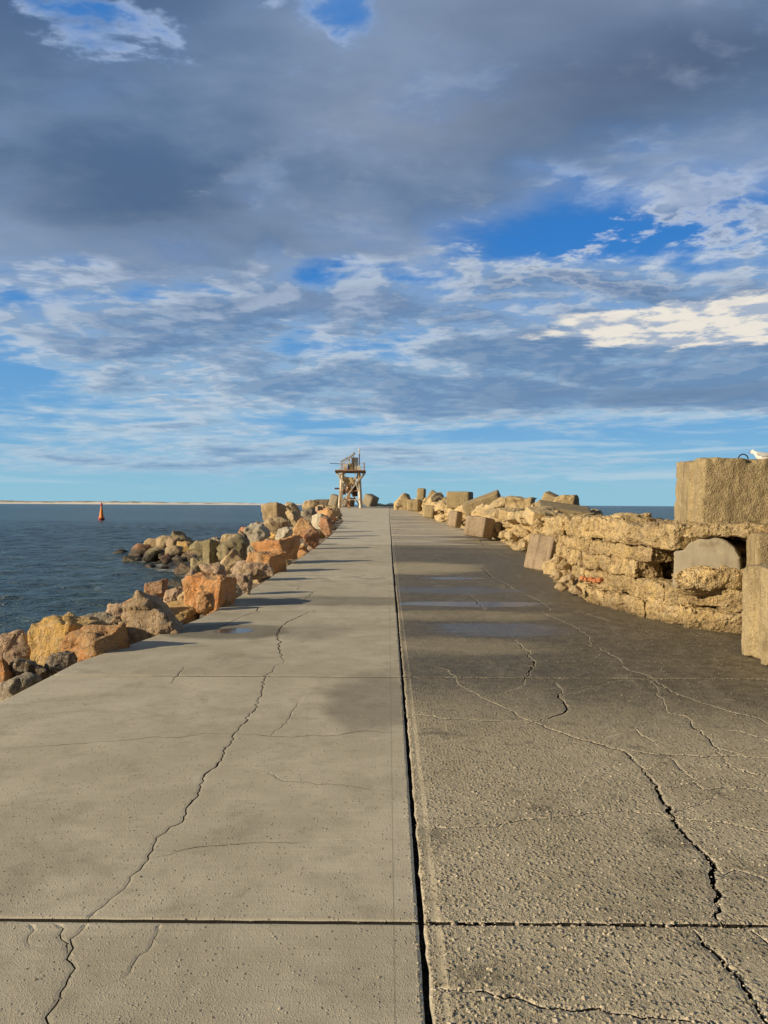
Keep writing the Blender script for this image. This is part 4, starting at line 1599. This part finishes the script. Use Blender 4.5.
tp('ladder', ladder, m_cream)
for x in (-1.05, 1.65):
    for y in (-1.45, 1.45):
        tp('rail_post', lambda bm: bar(bm, (x, y, DZ + .2), (x, y, DZ + 1.15), .07, .07), m_rust)
for z in (.65, 1.12):
    tp('guard_rail', lambda bm: bar(bm, (-1.05, 1.45, DZ + z), (1.65, 1.45, DZ + z), .04, .04), m_rust)
    tp('guard_rail', lambda bm: bar(bm, (1.65, -1.45, DZ + z), (1.65, 1.45, DZ + z), .04, .04), m_rust)
tp('cabinet', lambda bm: bmesh.ops.create_cone(bm, cap_ends=True, segments=4, radius1=.40, radius2=.40, depth=1.55, matrix=Matrix.Translation((.5, -.1, DZ + .98))), m_box)


def drum(bm):
    bmesh.ops.create_cone(bm, cap_ends=True, segments=16, radius1=.36, radius2=.3, depth=.8, matrix=Matrix.Translation((-.02, -.4, DZ + .6)))


tp('drum', drum, m_tan)
for k, (xa, za, xb, zb) in enumerate(((-1.2, 1.25, -.35, 1.75), (-.3, 1.72, .55, 2.35))):
    pn = tp('solar_panel', lambda bm: bar(bm, (xa, -.2, DZ + za - .05), (xb, -.2, DZ + zb - .05), 1.1, .12), m_alu)
    pn2 = tp('solar_cells', lambda bm: bar(bm, (xa + .02, -.2, DZ + za + .03), (xb - .02, -.2, DZ + zb + .03), 1.0, .03), m_cell, pn)
tp('panel_frame', lambda bm: (bar(bm, (-.9, -.75, DZ + .95), (.4, -.75, DZ + 1.98), .2, .08), bar(bm, (-.8, -.7, DZ + .2), (-.8, -.7, DZ + 1.2), .06), bar(bm, (-.2, -.7, DZ + .2), (-.2, -.7, DZ + 1.6), .05)), m_alu)
tp('equipment_box', lambda bm: bx(bm, .82, 1.25, -.9, -.4, DZ + .2, DZ + .75), m_box)
tp('equipment_box', lambda bm: bx(bm, -.75, -.4, -.9, -.5, DZ + .2, DZ + .95), m_cream)
tp('pipe', lambda bm: bar(bm, (-.1, -.75, DZ + .9), (-.1, -.75, DZ + 1.7), .12, .12, 10), m_tan)
tp('antenna', lambda bm: bar(bm, (.35, .2, DZ + 1.7), (.35, .2, DZ + 2.45), .05, .05, 8), m_rustd)
for x in (-.9, .9):
    tp('hanger_rod', lambda bm: bar(bm, (x, -1.25, 2.1), (x * .6, -1.25, DZ - .1), .09, .09), m_cream)
mast = tp('mast', lambda bm: bar(bm, (1.05, -.1, DZ + .2), (1.05, -.1, DZ + 2.6), .15, .13, 10), m_alu)
tp('lamp', lambda bm: bar(bm, (1.05, -.1, DZ + 2.6), (1.05, -.1, DZ + 2.85), .22, .16, 12), m_lamp, mast)
tp('arm', lambda bm: bar(bm, (-2.5, -.5, DZ + 1.02), (-.9, -.5, DZ + .95), .07, .07), m_rustd)

# concrete blocks round the tower
TB = [
    ((327, 339, 494, 507), 93, (.85, .7, 1.0), (0, 18, -30), M_GREYC, 'pale tilted concrete block just left of the tower'),
    ((314, 331, 499, 507), 94, (.95, .6, 1.0), (0, 0, -10), ROCK['dark'], 'dark flat block left of the pale tilted block by the tower'),
    ((342, 354, 497, 507), 97, (.9, .8, 1.0), (0, 8, 20), ROCK['dark'], 'dark block seen through the legs of the tower'),
    ((361, 376, 494, 506), 97, (.8, .8, 1.0), (0, 24, -38), M_GREYC, 'concrete block with dark shaded side just right of the tower'),
]
for i, (bb, d, k, rot, mat, lab) in enumerate(TB):
    pblock(bb, d, k, rot, mat, lab, 60 + i)
boulder((303, 319, 499, 508), 'round', 'tan', 'low rounded tan boulder at far left of the blocks by the tower', 88, seed=77)

# scrub on the far end
bm = bmesh.new()
rnd = random.Random(3)
for i in range(3500):
    c = at(rnd.uniform(374, 402), 506, 99)
    X, Y = c.x, 99 + rnd.uniform(0, 3)
    hmax = .35 + .22 * noise.noise(Vector((X * 1.1, 0, 0)))
    p0 = Vector((X, Y, zp(97) - .05 + rnd.random() * hmax * 1.1))
    s = rnd.uniform(.04, .1)
    a = Vector((rnd.uniform(-1, 1), rnd.uniform(-1, 1), rnd.uniform(-1, 1))) * s
    b = Vector((rnd.uniform(-1, 1), rnd.uniform(-1, 1), rnd.uniform(-1, 1))) * s
    bm.faces.new([bm.verts.new(q) for q in (p0, p0 + a, p0 + b)])
m_leaf = simple('scrub_leaves', (.055, .07, .035), .8)
o = link('scrub', to_mesh(bm, 'scrub'), m_leaf)
tag(o, 'low dark green scrub along the far end of the pier', 'scrub', kind='stuff')

# ------------------------------------------------------------------ buoy
m_or = simple('orange_buoy_paint', (1.0, .33, .05), .5, 0, .08, 2)
m_red = simple('red_buoy_paint', (.80, .09, .08), .5, 0, .15, 2)
cbu = at(101.5, 520, 168)
by = empty('channel_buoy', (cbu.x, cbu.y, SEA))
by.scale = (.68, .68, .88)
tag(by, 'orange and red channel marker buoy floating alone on the sea', 'buoy')


def cone(r1, r2, z0, z1, seg=16):
    bm = bmesh.new()
    bmesh.ops.create_cone(bm, cap_ends=True, segments=seg, radius1=r1, radius2=r2, depth=z1 - z0, matrix=Matrix.Translation((0, 0, (z0 + z1) / 2)))
    return bm


link('float', to_mesh(cone(1.05, 1.0, -.4, .55), 'float'), m_red, by)
link('float_collar', to_mesh(cone(1.15, 1.15, .15, .35), 'float_collar'), m_rustd, by)
link('tower_body', to_mesh(cone(.78, .26, .55, 3.5), 'tower_body'), m_or, by)
link('topmark', to_mesh(cone(.33, .30, 3.6, 4.3), 'topmark'), m_red, by)
link('lamp', to_mesh(cone(.1, .08, 4.3, 4.6), 'lamp'), m_red, by)

# ------------------------------------------------------------------ grit on the pavement
bm = bmesh.new()
rnd = random.Random(8)


def grit(x, y, s):
    z = zp(y)
    h = s * rnd.uniform(.35, .7)
    k = 5
    a0 = rnd.uniform(0, 6)
    rr = [bm.verts.new((x + math.cos(a0 + i * math.tau / k) * s * rnd.uniform(.7, 1.2), y + math.sin(a0 + i * math.tau / k) * s * rnd.uniform(.7, 1.2), z - .001)) for i in range(k)]
    tpv = bm.verts.new((x + rnd.uniform(-.3, .3) * s, y + rnd.uniform(-.3, .3) * s, z + h))
    for i in range(k): bm.faces.new((rr[i], rr[(i + 1) % k], tpv))


for i in range(26000):
    y = 1.8 + 7.5 * rnd.random() ** 1.6
    x = rnd.uniform(.17, 4.6)
    if x > y * .62 + .4: continue
    if noise.noise(Vector((x * 1.2, y * 1.2, 0))) + rnd.uniform(-.5, .5) < -.2: continue
    if y > 4.5 and rnd.random() < .55: continue
    grit(x, y, rnd.uniform(.0025, .0075) if y > 4.5 else rnd.uniform(.0025, .0095) if rnd.random() < .85 else rnd.uniform(.008, .014))
for i in range(1600):
    y = 1.8 + 6 * rnd.random() ** 1.5
    x = rnd.uniform(-3.0, .1)
    if x < -y * .6 - .3: continue
    grit(x, y, rnd.uniform(.002, .0055) if i % 25 else .009)
# crumbs strung along the long joint and the cross joints
for i in range(2800):
    y = 1.8 + 12 * rnd.random() ** 1.4
    grit(JX(y) + (JW + .006 + abs(rnd.gauss(0, .012))) * (1 if rnd.random() < .8 else -1), y, rnd.uniform(.002, .0085))
for i in range(900):
    yj = rnd.choice(jointY[2:4])
    x = rnd.uniform(.2, 4)
    grit(x, yj + (JW + .006 + abs(rnd.gauss(0, .01))) * rnd.choice((-1, 1)), rnd.uniform(.002, .006))
for i in range(2600):
    q, wq = rnd.choice(CRUMB)
    if q.y > 13 or rnd.random() > 3.0 / q.y: continue
    a = rnd.uniform(0, math.tau)
    rr = wq + .009 + abs(rnd.gauss(0, .014))
    grit(q.x + math.cos(a) * rr, q.y + math.sin(a) * rr, rnd.uniform(.002, .0055))
m_gr, t, p = new_mat('grit')
v = coords(t)
cc = t.sep(t.vor(v, 60, out='Color'))[0]
t.put(p.inputs['Base Color'], t.mix(cc, (.22, .19, .13), (.68, .60, .46)))
p.inputs['Roughness'].default_value = .9
o = link('grit', to_mesh(bm, 'grit'), m_gr)
tag(o, 'coarse pale grit and exposed pebbles scattered over the pavement', 'grit', kind='stuff')

# ------------------------------------------------------------------ sun and sky
sun = bpy.data.lights.new('sun', 'SUN')
sun.energy = 5.0
sun.angle = R(.55)
sun.color = (1.0, .82, .56)
so = bpy.data.objects.new('sun', sun)
COL.objects.link(so)
so.rotation_euler = SUN_DIR.to_track_quat('Z', 'Y').to_euler()

world = bpy.data.worlds.new('World')
scene.world = world
world.use_nodes = True
world.cycles.sampling_method = 'MANUAL'
world.cycles.sample_map_resolution = 512
t = NT(world.node_tree)
out = t.n('ShaderNodeOutputWorld')
bg = t.n('ShaderNodeBackground')
t.nt.links.new(bg.outputs[0], out.inputs[0])
SKY = .10
bg.inputs[1].default_value = SKY
sky = t.n('ShaderNodeTexSky', sky_type='NISHITA')
sky.sun_disc = False
sky.sun_elevation = SUN_EL
sky.sun_rotation = math.atan2(SUN_DIR.x, SUN_DIR.y)
sky.air_density = 1.0
sky.dust_density = .6
sky.ozone_density = 2.0
d = t.vmath('NORMALIZE', coords(t, 'Generated'))
dx, dy, dz = t.sep(d)
az = t.math('ARCTAN2', dx, dy)
el = t.math('ARCSINE', dz)
zc = dz.mx(0.0)
skyc = E(t, sky.outputs[0])
skyc = t.mix(1.0, skyc, (.62, .86, 1.15), 'MULTIPLY')


def srgb(r, g, b, k=1.0):
    f = lambda c: ((c / 255 + .055) / 1.055) ** 2.4 if c > 10 else c / 255 / 12.92
    return tuple(f(c) / SKY * k for c in (r, g, b))


# clear sky: Nishita pulled towards the measured blues
grad = t.mix(t.ss(el, .0, .11), srgb(146, 198, 220), srgb(112, 170, 216))
grad = t.mix(t.ss(el, .07, .36), grad, srgb(50, 124, 202))
clear = t.mix(.9, skyc, grad)

pz = zc + .10
P = t.comb(dx / pz, dy / pz, 0.0)
warp = t.noise(P, .9, 3, .5, col=True)
P2 = t.vmath('ADD', P, t.vmath('MULTIPLY', warp, (.30, .30, 0)))
Ps = t.vmath('ADD', P2, (-.16, -.05, 0))   # sample shifted to the sun
big_n = t.noise(P2, .42, 5, .52)
mid_n = t.noise(t.scale(P2, .8, 1.15, 1), 1.45, 6, .56)
mid_s = t.noise(t.scale(Ps, .8, 1.15, 1), 1.45, 6, .56)
fine = t.noise(t.scale(P2, .7, 1.3, 1), 5.2, 5, .62)
soft = t.noise(P2, 1.1, 3, .45)


def gauss(ca, ce, ra, re):
    q = ((az - ca) / ra) * ((az - ca) / ra) + ((el - ce) / re) * ((el - ce) / re)
    return t.math('EXPONENT', q * -1.0)


def pxa(x): return math.atan((x - 388) / F)
def pxe(y): return math.atan((504 - y) / F)


# --- heavy grey bank overhead
wisp = t.noise(t.scale(P2, .90, 1.05, 1), 3.3, 6, .58, .05)
wisp_s = t.noise(t.scale(t.vmath('ADD', P2, (-.07, -.03, 0)), .90, 1.05, 1), 3.3, 6, .58, .05)
puff = t.noise(t.scale(P2, .9, 1.05, 1), 9.5, 4, .62)
azp = az.mx(0.0)
azn = az.mn(0.0)
edge = el - (azp * .36 - azp * azp * .36 + azn * .14 + .322) + (mid_n - .5) * .30 + (big_n - .5) * .16 + (wisp - .5) * .16
bank = t.ss(edge, -.09, .05)
hole = gauss(pxa(85), pxe(52), .13, .045) * .72 + gauss(pxa(345), pxe(20), .09, .05) * .56 + gauss(pxa(272), pxe(105), .07, .08) * .24
hole = hole + gauss(pxa(190), pxe(208), .12, .03) * .25 + gauss(pxa(600), pxe(128), .05, .02) * .3
hn = hole + (wisp - .5) * 1.5 + (puff - .5) * .5 + (mid_n - .5) * .4
bank_d = (bank * (1.0 - t.ss(hn + (puff - .5) * .5, .28, .78) * t.ss(hole, .08, .3) * .95)).clamp()
# --- broken altocumulus in the middle sky
cover = t.ss(el, .03, .16) * .05 + gauss(pxa(700), pxe(340), .20, .035) * .16 + gauss(pxa(650), pxe(395), .28, .035) * .20
cover = cover + gauss(pxa(250), pxe(310), .36, .075) * .08 + gauss(pxa(90), pxe(372), .36, .05) * .04 + gauss(pxa(560), pxe(290), .2, .03) * .06
cover = cover - gauss(pxa(640), pxe(200), .26, .070) * .24 - gauss(pxa(10), pxe(395), .07, .03) * .2
# layered bands low down
lay_n = t.noise(t.comb(az * 2.2, el * 17.0, 4.0), 1.35, 5, .55, .35)
lowf = t.ss(el, .20, .08)
base = (mid_n * .55 + wisp * .45 + puff * .14 - .57) * (1.0 - lowf * .55) + (lay_n - .5) * .75 * lowf
den = base + cover
alto = t.ss(den, -.05, .10) * t.ss(el, .012, .055) * (1.0 - t.ss(el, .40, .50) * .85)
thick = t.ss(den, .03, .17)
rel = (wisp_s - wisp) * 2.6 + (mid_s - mid_n) * 1.2
lit = t.ss(rel + (puff - .5) * -.5, .10, -.22)                 # 1 = turned to the sun
c_lit = t.mix(t.ss(el, .02, .14), srgb(176, 200, 218), srgb(208, 216, 224))
c_thin = t.mix(t.ss(el, .08, .30), srgb(168, 196, 216), srgb(140, 170, 206))
c_grey = t.mix(t.ss(el, .06, .32), srgb(118, 152, 188), srgb(92, 122, 160))
ac = t.mix(thick, c_thin, c_grey)
ac = t.mix(lit * t.ss(thick, 1.15, .35) * .58, ac, c_lit)
ac = t.mix(lit * .12, ac, c_lit)
wbn = (gauss(pxa(735), pxe(340), .19, .032) * 1.25 + gauss(pxa(640), pxe(330), .16, .018) * .5 + gauss(pxa(600), pxe(275), .26, .018) * .35) + (wisp - .5) * 1.6 + (puff - .5) * .5
wb = t.ss(wbn, .42, .72)
col = t.mix(alto * .92, clear, ac)
col = t.mix(wb * .92, col, t.mix(t.ss(rel + (mid_n - .5), .18, -.12), srgb(168, 182, 202), srgb(242, 234, 220)))
col = t.mix(gauss(pxa(670), pxe(400), .26, .026) * t.ss(lay_n + (wisp - .5) * .5, .38, .56) * .8, col, srgb(104, 132, 166))
# bright and grey puffs in the blue opening
pn = wisp * .65 + puff * .35 + (mid_n - .5) * .3
pm = gauss(pxa(610), pxe(240), .30, .07)
col = t.mix(t.ss(pn, .49, .58) * pm * .9, col, t.mix(t.ss(pn, .60, .53), srgb(108, 134, 172), srgb(226, 230, 232)))
# thin streaks over the horizon
stn = t.noise(t.comb(az * 3.0, el * 40.0, 2.0), 1.6, 5, .6, .5)
col = t.mix(t.ss(stn, .50, .68) * t.ss(el, .008, .04) * t.ss(el, .16, .08) * .6, col, srgb(186, 208, 222))
# --- bank colour
bkn = t.ss(soft * .45 + mid_n * .40 + big_n * .35 + wisp * .10, .54, .76)
bk = t.mix(bkn, srgb(82, 108, 142), srgb(142, 162, 190))
bk = t.mix(gauss(pxa(430), pxe(120), .20, .05) * .40, bk, srgb(142, 150, 162))
bk = t.mix(gauss(pxa(560), pxe(20), .30, .04) * .40, bk, srgb(140, 150, 168))
bk = t.mix(gauss(pxa(660), pxe(95), .22, .045) * .6, bk, srgb(82, 95, 118))
bk = t.mix(t.ss(el, .36, .24) * .5, bk, srgb(124, 150, 184))
bk = t.mix(gauss(pxa(120), pxe(225), .25, .05) * .45, bk, srgb(86, 106, 134))
bk = t.mix(gauss(pxa(20), pxe(20), .2, .06) * .4, bk, srgb(86, 102, 134))
rim_ = t.ss(bank_d, .05, .4) * t.ss(bank_d, .98, .55)
bk = t.mix(t.ss(wisp * .5 + mid_n * .5, .50, .62) * .35, bk, srgb(84, 122, 178))
bk = t.mix(t.ss(puff * .3 + wisp * .7, .52, .66) * t.ss(big_n, .40, .55) * .35, bk, srgb(166, 180, 200))
bk = t.mix(rim_ * (lit * .5 + .25), bk, srgb(196, 208, 224))
col = t.mix(bank_d * .97, col, bk)
# unseen dim bank added overhead and behind the viewer to cut sky fill
back = t.ss(dy, .25, -.25).mx(t.ss(el, .66, .95))
col = t.mix(back * .85, col, srgb(66, 68, 72))
t.put(bg.inputs[0], col)

scene.view_settings.view_transform = 'Standard'
scene.view_settings.look = 'None'
scene.view_settings.exposure = 0
scene.view_settings.gamma = 1
scene.render.engine = 'CYCLES'
scene.cycles.max_bounces = 5
print('boulders', len(used), 'fill', cnt)
